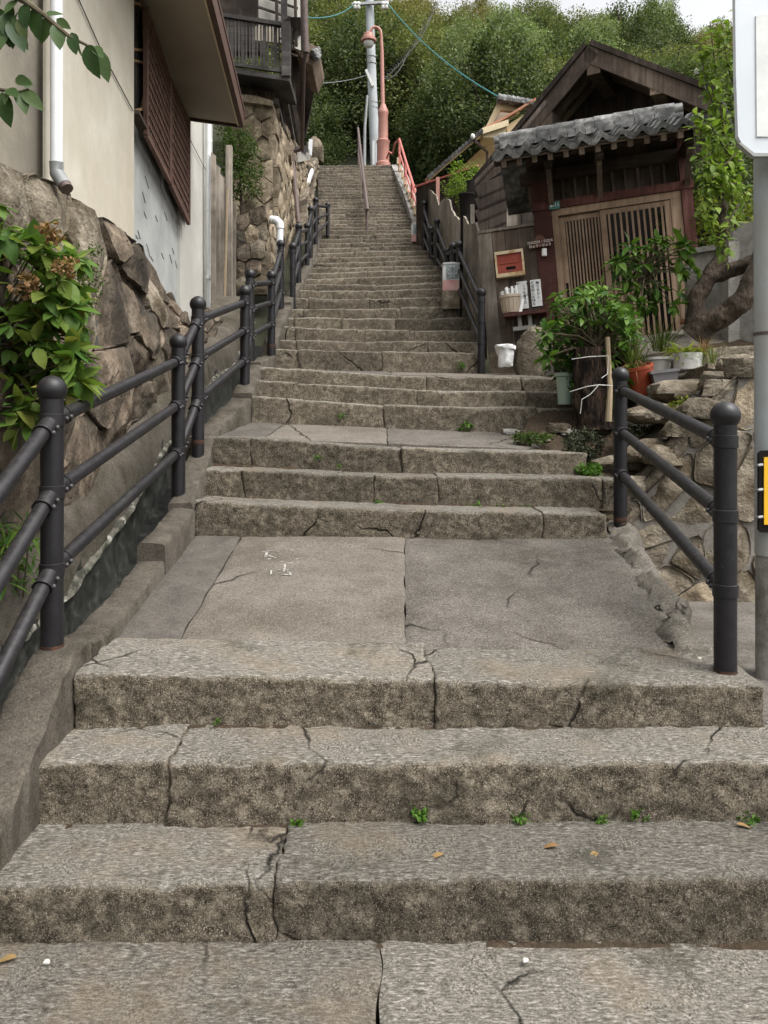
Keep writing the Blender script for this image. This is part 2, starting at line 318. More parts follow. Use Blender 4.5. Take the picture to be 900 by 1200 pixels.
L_EVER = leafmat('glossy_leaf', [(.03, .06, .022), (.05, .09, .03), (.075, .115, .045), (.10, .12, .05)], .25, .4)
L_CIT = leafmat('citrus_leaf', [(.03, .075, .014), (.055, .12, .022), (.085, .165, .03), (.14, .22, .04), (.04, .095, .018)], .28, .35)
L_VINE = leafmat('bright_leaf', [(.12, .19, .03), (.18, .26, .04), (.25, .33, .06), (.09, .15, .025)], .4, .5)
L_YG = leafmat('yellow_green_leaf', [(.14, .17, .02), (.21, .22, .035), (.09, .14, .025)], .35, .5)
L_GRASS = leafmat('grass_blade', [(.06, .10, .025), (.11, .15, .04), (.16, .16, .06), (.05, .085, .02)], .3, .5)
L_DARKG = leafmat('dark_shrub', [(.022, .03, .018), (.045, .05, .032), (.075, .075, .05)], .15, .7)
L_BUSH = leafmat('small_bush_leaf', [(.03, .06, .012), (.06, .095, .022), (.10, .13, .035)], .3, .5)
L_MOSS = leafmat('weed_leaf', [(.05, .12, .015), (.09, .18, .025), (.07, .14, .02)], .3, .5)
L_F = [leafmat('forest_leaf_dark', [(0.03849, 0.06198, 0.0273), (0.06998, 0.09642, 0.039), (0.105, 0.1309, 0.0546), (0.1487, 0.1653, 0.0702)], .3, .6),  # forest leaf tones lightened and muted, distance haze put into the colour
       leafmat('forest_leaf_mid', [(0.07873, 0.1033, 0.0351), (0.1312, 0.1515, 0.05265), (0.1925, 0.1997, 0.078), (0.2624, 0.2479, 0.1073)], .3, .6),
       leafmat('forest_leaf_olive', [(0.1312, 0.1309, 0.0507), (0.2012, 0.1859, 0.0741), (0.2887, 0.241, 0.1073), (0.1487, 0.1446, 0.0585)], .3, .6),
       leafmat('forest_leaf_pale', [(0.14, 0.1928, 0.08775), (0.21, 0.2617, 0.1268), (0.3149, 0.3443, 0.195), (0.105, 0.1515, 0.06825)], .3, .6)]
M_DEADLEAF = leafmat('dead_leaf', [(.25, .10, .03), (.16, .06, .03), (.30, .2, .09), (.10, .05, .03)], .1, .8)
M_PEBBLE = plain('pebble', (.45, .43, .38), .9, .2)
M_ROCKY = concrete('rocky_edge', .075, .17, (1, .90, .76), 7, .4, (.06, .055, .042, 1), crack=2.2)
M_MORTAR2 = concrete('pale_mortar', .12, .20, (1, .92, .8), 8, .3)
M_PAINT = nmat('worn_white_paint', [(.42, (.16, .145, .12)), (.56, (.42, .41, .38))], 60, 6, .9, .2, 90)
M_SOF2 = wood('lifted_soffit_wood', (.20, .15, .11), (.32, .25, .19), (.44, .36, .28), 1)  # brighter copy of the soffit wood; its colour replaces light missing underneath
# ------------------------------------------------------------------ stair profile
PROF = [(-30, -1.468), (2.1, -1.45), (2.676, -.98), (3.08, -.95), (4.4, -.74), (5.1, -.25), (6.0, -.1), (6.7, .33), (7.9, .53), (15, 3.7), (22.6, 7.55), (26, 7.7), (200, 7.7)]
def zs(d):
    for (a, za), (b, zb) in zip(PROF, PROF[1:]):
        if a <= d <= b: return EYE + za + (zb - za) * (d - a) / (b - a)
    return EYE + 7.7
def xat(px, d): return (px - CX) * d / F
def stone(name, xl, xr, d, zf, depth, h, parent, mat, res=.02, amp=.008, rad=.03, slope=0.0, jl=0.0, jr=0.0, seed=0, ramp_=.014):
    """one step stone: rough riser, rounded worn nose, tread; jl/jr seed the wobble of its end joints"""
    prof = []; nr = max(2, int(h / res)); nt = max(2, int(depth / (res * 1.4)))
    for i in range(nr): prof.append((0, -h + (h - rad) * i / nr, 0, -1, 0))
    for i in range(5): q = math.pi / 2 * i / 4; prof.append((rad - rad * math.cos(q), -rad + rad * math.sin(q), math.sin(q), -math.cos(q), 0))
    for i in range(1, nt + 1): prof.append((rad + (depth - rad) * i / nt, 0, 1, 0, 0))
    prof.append((depth, -h * .6, 0, 1, 1)); prof.append((.06, -h, -1, 0, 1))
    nx = max(2, int((xr - xl) / res))
    ts = [0, .3 * res / (xr - xl), min(.3, .9 * res / (xr - xl))]; cols = [(ts[0], .007), (ts[1], .002), (ts[2], 0)]
    cols += [(ts[2] + (1 - 2 * ts[2]) * i / nx, 0) for i in range(1, nx)] + [(1 - ts[2], 0), (1 - ts[1], .002), (1, .007)]
    vs = []; n = len(prof); so = V((seed * 3.7, seed * 1.3, seed * 2.1))
    for (t, ins) in cols:
        for k, (py, pz, nzz, ny, fixed) in enumerate(prof):
            x = xl + (xr - xl) * t
            wl = noise.noise(V((jl * 7.1 + 3, (py - pz) * 6, 0))) * .022 + noise.noise(V((jl * 7.1, (py - pz) * 25, 5))) * .008
            wr = noise.noise(V((jr * 7.1 + 3, (py - pz) * 6, 0))) * .022 + noise.noise(V((jr * 7.1, (py - pz) * 25, 5))) * .008
            x += wl * (1 - t) + wr * t
            z0 = zf(x); p = V((x, d + py, z0 + pz + slope * py))
            if not fixed:
                q = p + so; isr = 1.0 if ny < -.3 else .45
                dsp = (noise.noise(q * 2.0) * ramp_ * .6 + noise.noise(q * 8) * ramp_ * .42 + noise.noise(q * 21) * ramp_ * .34 + noise.noise(q * 47) * ramp_ * .24) * isr
                chip = (max(0, noise.noise(q * 6 + V((9, 0, 0))) - .25) * .018 + max(0, noise.noise(q * 21) - .2) * .010) if (0 < -ny < 1) else 0
                dsp -= ins + chip
                p += V((0, ny, nzz)) * dsp
            else: p += V((0, 0, 0))
            vs.append(p)
    m = len(cols); fs = []
    for i in range(m - 1):
        for k in range(n):
            k2 = (k + 1) % n; fs.append((i * n + k, i * n + k2, (i + 1) * n + k2, (i + 1) * n + k))
    fs.append(tuple(range(n - 1, -1, -1))); fs.append(tuple((m - 1) * n + k for k in range(n)))
    return obj(name, MB().add(vs, fs), mat, parent, True, 60)
def polyz(pts, d):
    """pts: photo pixels (x,y) along a nose at depth d -> function world x -> z"""
    w = [(xat(x, d), P(x, y, d).z) for x, y in pts]
    def f(x):
        if x <= w[0][0]: return w[0][1]
        for (a, za), (b, zb) in zip(w, w[1:]):
            if x <= b: return za + (zb - za) * (x - a) / (b - a)
        return w[-1][1]
    return f
stairs = structroot('stone_stairs', (0, 2, 0))
STEPS = [  # depth, nose pixels, joint pixels, tread depth
    (2.10, [(-40, 1041), (450, 1034), (960, 1030)], [-20, 322, 1010, 1420], .34),
    (2.41, [(20, 898), (200, 890), (450, 892), (900, 890)], [18, 197, 960, 1330], .30),
    (2.676, [(85, 790), (450, 797), (900, 800)], [84, 506, 897], .43),
    (4.50, [(228, 586), (305, 591), (450, 595), (720, 603)], [228, 636, 712], .34),
    (4.80, [(236, 547), (450, 557), (720, 562)], [234, 285, 512, 706, 740], .34),
    (5.10, [(245, 511), (300, 512), (400, 520), (480, 526), (680, 531)], [244, 294, 470, 688], .30),
    (6.00, [(296, 463), (450, 475), (560, 478), (670, 477)], [294, 450, 628, 678], .40),
    (6.35, [(298, 446), (480, 457), (660, 460)], [297, 490, 617, 668], .40),
    (6.70, [(304, 430), (480, 441), (655, 443)], [302, 500, 612, 660], .34),
    (7.90, [(326, 408), (430, 411), (560, 414)], [322, 350, 447, 568], .45),
    (8.30, [(329, 397), (400, 399), (560, 401)], [326, 347, 460, 566], .45),
    (8.70, [(331, 381), (365, 385), (557, 387)], [328, 346, 480, 562], .45),
    (9.10, [(335, 373), (553, 372)], [331, 345, 402, 463, 560], .45),
    (9.50, [(336, 362), (552, 360)], [333, 356, 470, 557], .45),
    (9.90, [(349, 349), (400, 351), (524, 347)], [345, 362, 432, 524], .45),
    (10.3, [(351, 340), (440, 341), (522, 338)], [347, 390, 452, 522], .45),
    (10.7, [(354, 333), (440, 334), (522, 330)], [350, 440, 522], .45),
    (11.1, [(355, 327.5), (520, 322)], [352, 420, 520], .45),
    (11.5, [(357, 320.5), (520, 315)], [354, 430, 520], .45),
    (11.9, [(360, 314), (516, 311)], [357, 410, 460, 516], .45),
    (12.3, [(363, 308), (514, 304)], [360, 450, 514], .45),
    (12.7, [(365, 302), (512, 299)], [362, 390, 466, 512], .45),
    (13.1, [(366, 296.5), (510, 293)], [363, 416, 470, 510], .45),
    (13.5, [(366, 291), (505, 288)], [364, 433, 482, 505], .45),
    (13.9, [(372, 285.5), (496, 284)], [370, 410, 450, 496], .45),
    (14.3, [(373, 280.3), (492, 279)], [371, 425, 488], .45),
    (14.65, [(373, 275.2), (490, 274)], [371, 400, 440, 486], .45),
    (15.0, [(374, 270), (486, 269)], [372, 415, 484], .45)]
jid = 0; rs = random.Random(5)
for si, (d, nose, joints, depth) in enumerate(STEPS):
    zf = polyz(nose, d); near = si < 9
    h = .30 if si < 9 else .32
    for k in range(len(joints) - 1):
        gap = .0012 if near else .003
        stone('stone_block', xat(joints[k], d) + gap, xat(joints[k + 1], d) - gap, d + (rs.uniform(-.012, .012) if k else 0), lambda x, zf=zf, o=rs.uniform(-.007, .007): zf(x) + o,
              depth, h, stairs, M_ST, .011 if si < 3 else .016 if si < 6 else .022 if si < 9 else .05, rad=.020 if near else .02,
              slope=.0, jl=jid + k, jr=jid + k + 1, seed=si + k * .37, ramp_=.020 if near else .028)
    jid += len(joints) + 3
NT_ = 22
for i in range(1, NT_ + 1):       # top flight: small squared stones
    t = i / NT_; d = 15.0 + 7.6 * t; y = 270 + (193.5 - 270) * (1 - (1 - t)) ** .93
    xl = xat(373.5 - 1.5 * t, d); xr = xat(484 - 24 * t, d); z = P(450, y, d).z
    cuts = [xl]
    while cuts[-1] < xr - .5: cuts.append(cuts[-1] + rs.uniform(.35, .75))
    cuts[-1] = xr if xr - cuts[-1] < .2 else cuts[-1]
    if cuts[-1] < xr: cuts.append(xr)
    for a, b in zip(cuts, cuts[1:]):
        zz = z + rs.uniform(-.012, .012)
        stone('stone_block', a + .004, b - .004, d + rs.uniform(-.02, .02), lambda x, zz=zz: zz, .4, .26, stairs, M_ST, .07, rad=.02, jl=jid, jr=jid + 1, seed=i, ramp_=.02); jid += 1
# grit and moss gathered where treads meet risers
def grit(d, z, x0, x1, hgt, seed):
    vs = []; n = int((x1 - x0) / .012)
    for i in range(n + 1):
        x = x0 + (x1 - x0) * i / n; h = max(-.012, hgt * (noise.noise(V((x * 3, seed, 0))) - .02) + hgt * .6 * noise.noise(V((x * 14, seed, 2))) + hgt * .4 * noise.noise(V((x * 45, seed, 2)))); zz = z(x)
        vs += [V((x, d - .028 - h * 1.6, zz - .012)), V((x, d - .012 - .5 * h, zz + h * .5)), V((x, d + .015, zz + h))]
    fs = [(i * 3 + k, i * 3 + k + 1, i * 3 + k + 4, i * 3 + k + 3) for i in range(n) for k in (0, 1)]
    o = obj('joint_grit', MB().add(vs, fs), M_SOIL, stairs, True, 180); o['kind'] = 'stuff'
for si in (1, 2, 4, 5, 7, 8):
    d = STEPS[si][0]; pz_ = polyz(STEPS[si - 1][1], STEPS[si - 1][0]); j = STEPS[si][2]; grit(d, pz_, xat(j[0], d), xat(j[-1], d), .010 if si < 3 else .014, si * 3.3)
grit(2.1, lambda x: P(0, 1106, 2.1).z, -1.1, 1.4, .005, 50.5)
# landings
def slab(name, corners, mat, res=.03, amp=.006, edge=.05, seed=0, wob=.012):
    """corners: near-left, near-right, far-right, far-left (world points)"""
    a, b, c, d_ = [V(q) for q in corners]; nx = max(3, int((b - a).length / res)); ny = max(3, int((d_ - a).length / res)); vs = []
    for j in range(ny + 1):
        for i in range(nx + 1):
            u, v = i / nx, j / ny; p = (a * (1 - u) + b * u) * (1 - v) + (d_ * (1 - u) + c * u) * v
            p.x += wob * noise.noise(V((seed, v * 9, u * 2))) ; q = p + V((seed, 0, 0))
            e = min(u * (b - a).length, (1 - u) * (b - a).length, v * (d_ - a).length, (1 - v) * (d_ - a).length)
            p.z += noise.noise(q * 1.7) * amp + noise.noise(q * 6) * amp * .5 + noise.noise(q * 20) * amp * .22 - max(0, .012 - e) * .6
            vs.append(p)
    W = nx + 1; fs = [(j * W + i, j * W + i + 1, (j + 1) * W + i + 1, (j + 1) * W + i) for j in range(ny) for i in range(nx)]
    ring = [i for i in range(W)] + [j * W + nx for j in range(1, ny + 1)] + [ny * W + i for i in range(nx - 1, -1, -1)] + [j * W for j in range(ny - 1, 0, -1)]
    n0 = len(vs); vs += [vs[i] - V((0, 0, edge)) for i in ring]
    fs += [(ring[k], n0 + k, n0 + (k + 1) % len(ring), ring[(k + 1) % len(ring)]) for k in range(len(ring))]
    return obj(name, MB().add(vs, fs), mat, stairs, True, 60)
def L1(x, d): return V((x, d, EYE - .938 + (d - 3.06) * .157 - .012 * (x + .2) * (d > 3.1)))
slab('landing_slab', [L1(-1.14, 3.05), L1(-.86, 3.05), L1(-.86, 4.56), L1(-1.14, 4.56)], M_STRIP, .03, .004, seed=1)
slab('landing_slab', [L1(-.853, 3.04), L1(.085, 3.04), L1(.125, 4.56), L1(-.853, 4.56)], M_SLAB_TAN, .025, .006, seed=2)
slab('landing_slab', [L1(.088, 3.04), L1(1.30, 3.04), L1(1.55, 4.6), L1(.128, 4.56)], M_SLAB_GREY, .025, .010, seed=2)
def L2(x, d): return V((x, d, P(0, 523, 5.1).z + (d - 5.1) * .135 - .05 * (x + .2) * .8))
slab('landing_slab', [L2(-1.2, 5.3), L2(-.86, 5.3), L2(-.80, 6.06), L2(-1.12, 6.06)], M_STRIP, .03, .004, seed=4)
slab('landing_slab', [L2(-.853, 5.3), L2(.02, 5.3), L2(.02, 6.06), L2(-.793, 6.06)], M_SLAB_TAN, .03, .005, seed=5)
slab('landing_slab', [L2(.027, 5.3), L2(1.0, 5.3), L2(1.55, 6.06), L2(.027, 6.06)], M_SLAB_GREY, .03, .006, seed=6)
def L3(x, d): return V((x, d, P(0, 439, 6.7).z + (d - 6.7) * .085 - .02 * x))
slab('landing_slab', [L3(-1.13, 6.95), L3(.07, 6.95), L3(.07, 8.0), L3(-1.13, 8.0)], M_SLAB_GREY, .04, .005, seed=7)
slab('landing_slab', [L3(.078, 6.95), L3(1.55, 6.95), L3(1.62, 8.2), L3(.078, 8.0)], M_SLAB_TAN, .04, .005, seed=8)
# near ground slabs at the foot of the flight
def G0(x, d): return V((x, d, P(0, 1106, 2.1).z + (d - 2.1) * .02))
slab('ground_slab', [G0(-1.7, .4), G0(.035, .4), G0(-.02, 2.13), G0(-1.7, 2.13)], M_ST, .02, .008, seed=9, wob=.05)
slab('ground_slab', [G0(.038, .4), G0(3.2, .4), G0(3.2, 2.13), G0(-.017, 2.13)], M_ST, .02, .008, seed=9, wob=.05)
# ------------------------------------------------------------------ side kerb of the stairs (left) and gutter
def kerb(name, pts, w, drop, seed=0, mat=None):
    """pts: inner top edge world points along the stairs; w width to the left, drop height"""
    mb = MB(); vs = []; n = 0; out = []
    dense = []
    for a, b in zip(pts, pts[1:]):
        a = V(a); b = V(b); k = max(1, int((b - a).length / .025))
        dense += [a.lerp(b, i / k) for i in range(k)]
    dense.append(V(pts[-1]))
    prof = [(0, -drop), (0, -drop * .5), (0, -.012), (-.012, 0), (-w * .5, .0), (-w + .015, 0), (-w, -.015), (-w - .01, -drop * .5), (-w - .02, -drop - .15)]
    for p in dense:
        for (px, pz) in prof:
            q = p + V((px, 0, pz)); e = q + V((seed, 0, 0)); q += V((noise.noise(e * 5) * .014 + noise.noise(e * 17) * .009 + noise.noise(e * 39) * .004, 0, noise.noise(e * 6 + V((3, 3, 3))) * .014 + noise.noise(e * 19) * .008)); vs.append(q)
    m = len(prof); fs = [(i * m + k, i * m + k + 1, (i + 1) * m + k + 1, (i + 1) * m + k) for i in range(len(dense) - 1) for k in range(m - 1)]
    fs += [tuple(range(m)), tuple((len(dense) - 1) * m + k for k in range(m))]
    return struct(obj(name, MB().add(vs, fs), mat or M_CURB, None, True, 50))
def kp(px, py, d): return P(px, py, d)
kerb('stair_kerb', [(-1.10, 1.2, EYE - 1.62), (-1.11, 2.0, EYE - 1.30), (-1.115, 2.70, EYE - .86), (-1.115, 2.86, EYE - .845)], .17, .5, 1)
kerb('stair_kerb', [(-1.115, 2.88, EYE - .86), (-1.12, 3.3, EYE - .84), (-1.125, 3.86, EYE - .74)], .15, .4, 2)
kerb('stair_kerb', [(-1.12, 3.87, EYE - .645), (-1.125, 4.44, EYE - .545)], .15, .4, 3)
kerb('stair_kerb', [(-1.13, 4.45, EYE - .50), (-1.15, 5.05, EYE - .18), (-1.16, 5.12, EYE - .12)], .15, .5, 4)
kerb('stair_kerb', [(-1.19, 5.13, EYE - .13), (-1.06, 5.98, EYE + .16)], .16, .5, 5)
kerb('stair_kerb', [(-1.055, 5.99, EYE + .20), (-1.09, 6.75, EYE + .48)], .16, .5, 6)
kerb('stair_kerb', [(-1.10, 6.76, EYE + .50), (-1.13, 7.88, EYE + .66)], .14, .5, 7)
kerb('stair_kerb', [(-1.14, 7.89, EYE + .78), (-1.17, 9.45, EYE + 1.42)], .14, .6, 8)
kerb('stair_kerb', [(-1.17, 9.46, EYE + 1.46), (-1.15, 11.9, EYE + 2.42), (-1.22, 15, EYE + 3.85)], .14, .7, 9)
# gutter channel: floor, lime edge, far ledge
def strip(name, rows, mat, seed=0, amp=.015, kind='structure', step=.06, sub=1):
    """rows: list of cross-sections (equal length lists of points) -> rough sheet"""
    if sub > 1: rows = [[V(a).lerp(V(b), q / sub) for a, b in zip(r, r[1:]) for q in range(sub)] + [V(r[-1])] for r in rows]
    vs = []; dense = []
    for r0, r1 in zip(rows, rows[1:]):
        k = max(1, int((V(r1[0]) - V(r0[0])).length / step))
        for i in range(k): dense.append([V(a).lerp(V(b), i / k) for a, b in zip(r0, r1)])
    dense.append([V(a) for a in rows[-1]])
    for r in dense:
        for p in r:
            e = p + V((seed, 0, 0)); vs.append(p + V((noise.noise(e * 6), 0, noise.noise(e * 7 + V((5, 1, 2))))) * amp + V((noise.noise(e * 17), 0, noise.noise(e * 18))) * amp * .45 + V((noise.noise(e * 41), 0, noise.noise(e * 43))) * amp * .2)
    m = len(dense[0]); fs = [(i * m + k, i * m + k + 1, (i + 1) * m + k + 1, (i + 1) * m + k) for i in range(len(dense) - 1) for k in range(m - 1)]
    o = obj(name, MB().add(vs, fs), mat, None, True, 180); o['kind'] = kind; return o
GD = [1.2, 2.2, 2.9, 3.7, 4.7, 5.4, 6.2, 7.0, 8.0, 9.5]
def gx(d): return -1.56 - .012 * (d - 3)
strip('gutter', [[V((-1.15, d, zs(d) - .34)), V((-1.36, d, zs(d) - .36)), V((gx(d), d, zs(d) - .33)), V((gx(d) - .01, d, zs(d) - .05)), V((gx(d) - .03, d, zs(d) + .02))] for d in GD], M_GUT, 3, .025)
strip('gutter_lime_edge', [[V((gx(d) + .012, d, zs(d) - .05)), V((gx(d) + .006, d, zs(d) - .03)), V((gx(d) - .02, d, zs(d) - .012))] for d in GD], M_LIME, 8, .02)
strip('gutter_ledge', [[V((gx(d) - .005, d, zs(d) - .02)), V((gx(d) - .02, d, zs(d) + .02)), V((gx(d) - .05, d, zs(d) + .16)), V((gx(d) - .10, d, zs(d) + .27)), V((gx(d) - .19, d, zs(d) + .30)), V((gx(d) - .45, d, zs(d) + .30))] for d in GD], M_LEDGE, 11, .016)
# ------------------------------------------------------------------ terrain sheet
def terr(x, y):
    z = zs(max(y, -20)) - .42
    if y > 23:
        k = min(1, (y - 23) / 6); z += max(0, (y - 26)) * .61 * (1 if y < 75 else 0) + (max(0, 75 - 26) * .70 if y >= 75 else 0)
        z += -.13 * (x - 6) * k * min(1, (y - 23) / 30) + noise.noise(V((x * .08, y * .08, 1))) * 1.2 * k
    if x > 1.15: z = min(z, EYE - 1.16 + (0 if y < 4.75 else (y - 4.75) * 3)) if y < 5.5 else z
    if x > 1.3 and y >= 5.5: z -= .25
    if x < -2.6 and 2 < y < 23: z += .0
    return z
xsg = [-400, -150, -60, -30, -15, -8, -5, -3.5, -2.5, -1.9, -1.2, 0, 1.1, 1.35, 2, 3, 4, 6, 9, 13, 18, 24, 32, 45, 70, 150, 400]
ysg = [-300, -60, -15, -4, 0, 1, 1.8, 2.3, 2.7, 3.1, 4.3, 4.74, 4.95, 5.2, 5.5, 6, 6.8, 8, 10, 13, 15, 18, 21, 23, 26, 29, 32, 36, 40, 45, 50, 56, 62, 70, 80, 120, 300, 800]
vs = [V((x, y, terr(x, y))) for y in ysg for x in xsg]; W = len(xsg)
struct(obj('hillside', MB().add(vs, [(j * W + i, j * W + i + 1, (j + 1) * W + i + 1, (j + 1) * W + i) for j in range(len(ysg) - 1) for i in range(W - 1)]), M_GROUND, None, True, 180))
# paved passage leaving to the right at the foot of the garden wall
strip('passage', [[V((1.28, d, EYE - 1.14)), V((2.2, d, EYE - 1.13)), V((4, d, EYE - 1.12)), V((9, d, EYE - 1.1))] for d in (2.2, 2.9, 3.6, 4.3, 4.9)], M_PASS, 21, .012)
# faded white paint marks on the landing
def onL1(x, y):
    k = .157; a = -.938 - 3.06 * k      # z = EYE + a + k*d ; z = EYE + (HZ-y)*d/F
    d = a / ((HZ - y) / F - k); p = P(x, y, d); p.z += -.012 * (p.x + .2); q = p + V((2, 0, 0))
    p.z += noise.noise(q * 1.7) * .006 + noise.noise(q * 6) * .003 + noise.noise(q * 20) * .0013 + .0015; return p
for (x0, y0, x1, y1, w) in ((307, 648, 316, 647, 2), (317, 647, 327, 648, 1.6), (313, 648, 311, 654, 3), (313, 652, 323, 655, 2), (313, 657, 317, 656, 1.5), (339, 645, 344, 644.5, 2), (347, 644, 353, 645.5, 2), (345, 650, 348, 651, 1.5), (346, 656, 350, 655, 1), (329, 659, 333, 659, 2.5), (334, 662, 333, 671, 2), (325, 669, 343, 668.5, 1.5), (336, 661, 343, 660.5, 1), (331, 675, 342, 674.5, 3), (340, 672, 341, 675, 2), (318, 670, 317.5, 675, 1.5)):
    a = onL1(x0, y0); b = onL1(x1, y1); obj('paint_mark', MB().bar(a, b, max(.007, .0045 * w) if abs(x1 - x0) > 3 else .010 * w * .5, .002), M_PAINT, stairs)
# ------------------------------------------------------------------ railings
def railing(name, label, posts, links, fr=(.165, .43, .715), rp=.041, rr=.028, simple=False, group=None, ball=.054):
    """posts: (x, ytop, ybase, d) in photo pixels; links: (i, j) pairs joined by three rails"""
    base = P(posts[0][0], posts[0][2], posts[0][3]); r = thing(name, label, 'railing', base, group); pts = []
    for (x, yt, yb, d) in posts:
        b = P(x, yb, d); t = P(x, yt, d); hgt = t.z - b.z
        mb = MB(); mb.tube([b - V((0, 0, .12)), b + V((0, 0, hgt - ball * 1.5))], rp, 20); po = obj('post', mb, M_RAIL, r, True)
        cb = MB(); rb = ball; cb.lathe(t - V((0, 0, rb)), [(rp * .98, -rb * 1.25), (rp * .98, -rb * .95), (rp * .86, -rb * .8)] + [(rb * math.sin(q), -rb * math.cos(q)) for q in [math.pi * (.22 + .78 * k / 9) for k in range(9)]] + [(.0005, rb)], 20)
        obj('ball_cap', cb, M_RAIL, po, True, 30)
        if not simple:
            fb = MB(); fb.lathe(b, [(rp + .001, -.02), (rp + .0012, .004), (rp, .007)], 20); obj('rusty_foot', fb, M_RUST, po, True)
        lv = []
        for f in fr:
            c = b + V((0, 0, hgt * (1 - f))); lv.append(c)
            k = MB(); k.lathe(c - V((0, 0, .024)), [(rp, 0), (rp + .0045, .002), (rp + .0045, .046), (rp, .048)], 20); obj('collar', k, M_RAIL, po, True, 30)
        pts.append(lv)
    for (i, j) in links:
        for a, b in zip(pts[i], pts[j]):
            u = (b - a).normalized(); a2 = a + u * rp; b2 = b - u * rp
            ro = obj('rail', MB().tube([a2, b2], rr, 16), M_RAIL, r, True)
            if simple: continue
            for (e, s) in ((a2, 1), (b2, -1)):
                sl = MB(); sl.tube([e - u * s * .012, e + u * s * .062], [rr + .0045] * 2, 16); sl.tube([e + u * s * .055, e + u * s * .062], rr + .008, 16); obj('sleeve', sl, M_RAIL, ro, True)
                side = u.cross(V((0, 0, 1))).normalized()
                for sd_ in (-1, 1):
                    for dd in (.0, .04):
                        q = e + u * s * (dd + .006) + side * sd_ * (rr + .008) - V((0, 0, .004))
                        bo = MB(); bo.ball(q, .0095, 8, 6); obj('bolt', bo, M_BOLT, ro, True)
    return r
railing('railing', 'long black tubular railing with ball-topped posts along the gutter',
    [(-152, 690, 1245, 1.76), (61, 440, 757, 2.80), (209, 391, 584, 4.55), (232, 347, 517, 4.95), (287, 334, 457, 6.25), (293, 315, 425, 7.0), (318, 317, 405, 7.9), (329, 281, 366, 9.3)],
    [(0, 1), (1, 2), (2, 3), (3, 4), (4, 5), (5, 6), (6, 7)])
railing('railing', 'black tubular railing zigzag beside the stone block wall under the balcony house',
    [(343, 284, 352, 9.75), (350, 261, 326, 10.6), (360, 261, 313, 11.9), (364, 241, 300, 12.4), (370, 231, 290, 13.4), (384, 237, 270, 14.6)],
    [(0, 1), (1, 2), (2, 3), (3, 4), (4, 5)], simple=True, rp=.038, rr=.025)
railing('railing', 'short two-post black railing by the grey stone garden wall', [(850, 470, 786, 2.80), (727, 430, 607, 4.66)], [(0, 1)], fr=(.15, .425, .70))
railing('railing', 'black tubular railing along the wavy-topped plank fence',
    [(564, 337, 427, 7.85), (538, 282, 360, 9.5), (531, 284, 352, 9.75), (524, 290, 336, 10.8), (512, 256, 322, 12.0), (505, 265, 314, 12.4), (497, 235, 297, 13.4), (490, 224, 280, 14.5)],
    [(0, 1), (1, 2), (2, 3), (3, 4), (4, 5), (5, 6), (6, 7)], simple=True, rp=.038, rr=.025)
# centre handrail of the top flight
r = thing('handrail', 'thin brown steel handrail up the middle of the top flight', 'handrail', P(430, 268, 15.1))
obj('post', MB().tube([P(430, 271, 15.1), P(430, 240, 15.1)], .03, 10), M_BSTEEL, r, True)
obj('post', MB().tube([P(420, 194, 22.4), P(420, 160, 22.4)], .03, 10), M_BSTEEL, r, True)
obj('post', MB().tube([P(426, 234, 18.6), P(426, 208, 18.6)], .03, 10), M_BSTEEL, r, True)
obj('rail', MB().tube([P(430.5, 246, 15.0), P(430, 240, 15.1), P(426, 207, 18.6), P(419.5, 150, 22.4)], .035, 10), M_BSTEEL, r, True)
obj('rail', MB().tube([P(430, 256, 15.1), P(426, 222, 18.6), P(420, 180, 22.4)], .022, 10), M_BSTEEL, r, True)
# red railing and its concrete string on the right of the top flight
r = thing('railing', 'salmon red steel railing with pale panels beside the top flight', 'railing', P(489, 262, 15.0))
ra = [(491, 238, 262, 15.2), (483, 213, 240, 17), (475, 187, 218, 19), (468, 163, 198, 21.3)]
for (x, yt, yb, d) in ra: obj('post', MB().tube([P(x, yb + 3, d), P(x, yt, d)], .035, 8), M_REDP, r, True)
for f in (0, .45, .85): obj('rail', MB().tube([P(x, yt + (yb - yt) * f, d) for x, yt, yb, d in ra], .032 if f == 0 else .022, 8), M_REDP, r, True)
for k in range(9):
    t = k / 8.0 * 2.99; i = int(t); u = t - i; a = ra[i]; b = ra[i + 1]; q = [a[m] * (1 - u) + b[m] * u for m in range(4)]
    mb = MB(); mb.box(P(q[0] - 2, q[1] + (q[2] - q[1]) * .75, q[3]), .05, .22, .17); obj('pale_panel', mb, M_YELW, r)
obj('rail', MB().tube([P(468, 163, 21.3), P(463, 168, 22.3), P(460, 180, 22.8), P(456, 178, 22.9), P(453, 186, 23)], .03, 8), M_REDP, r, True)
kerb('stair_string', [P(486, 266, 15.0), P(473, 225, 18.3), P(459, 193, 22.6)], -.30, .4, 31, M_CONC)
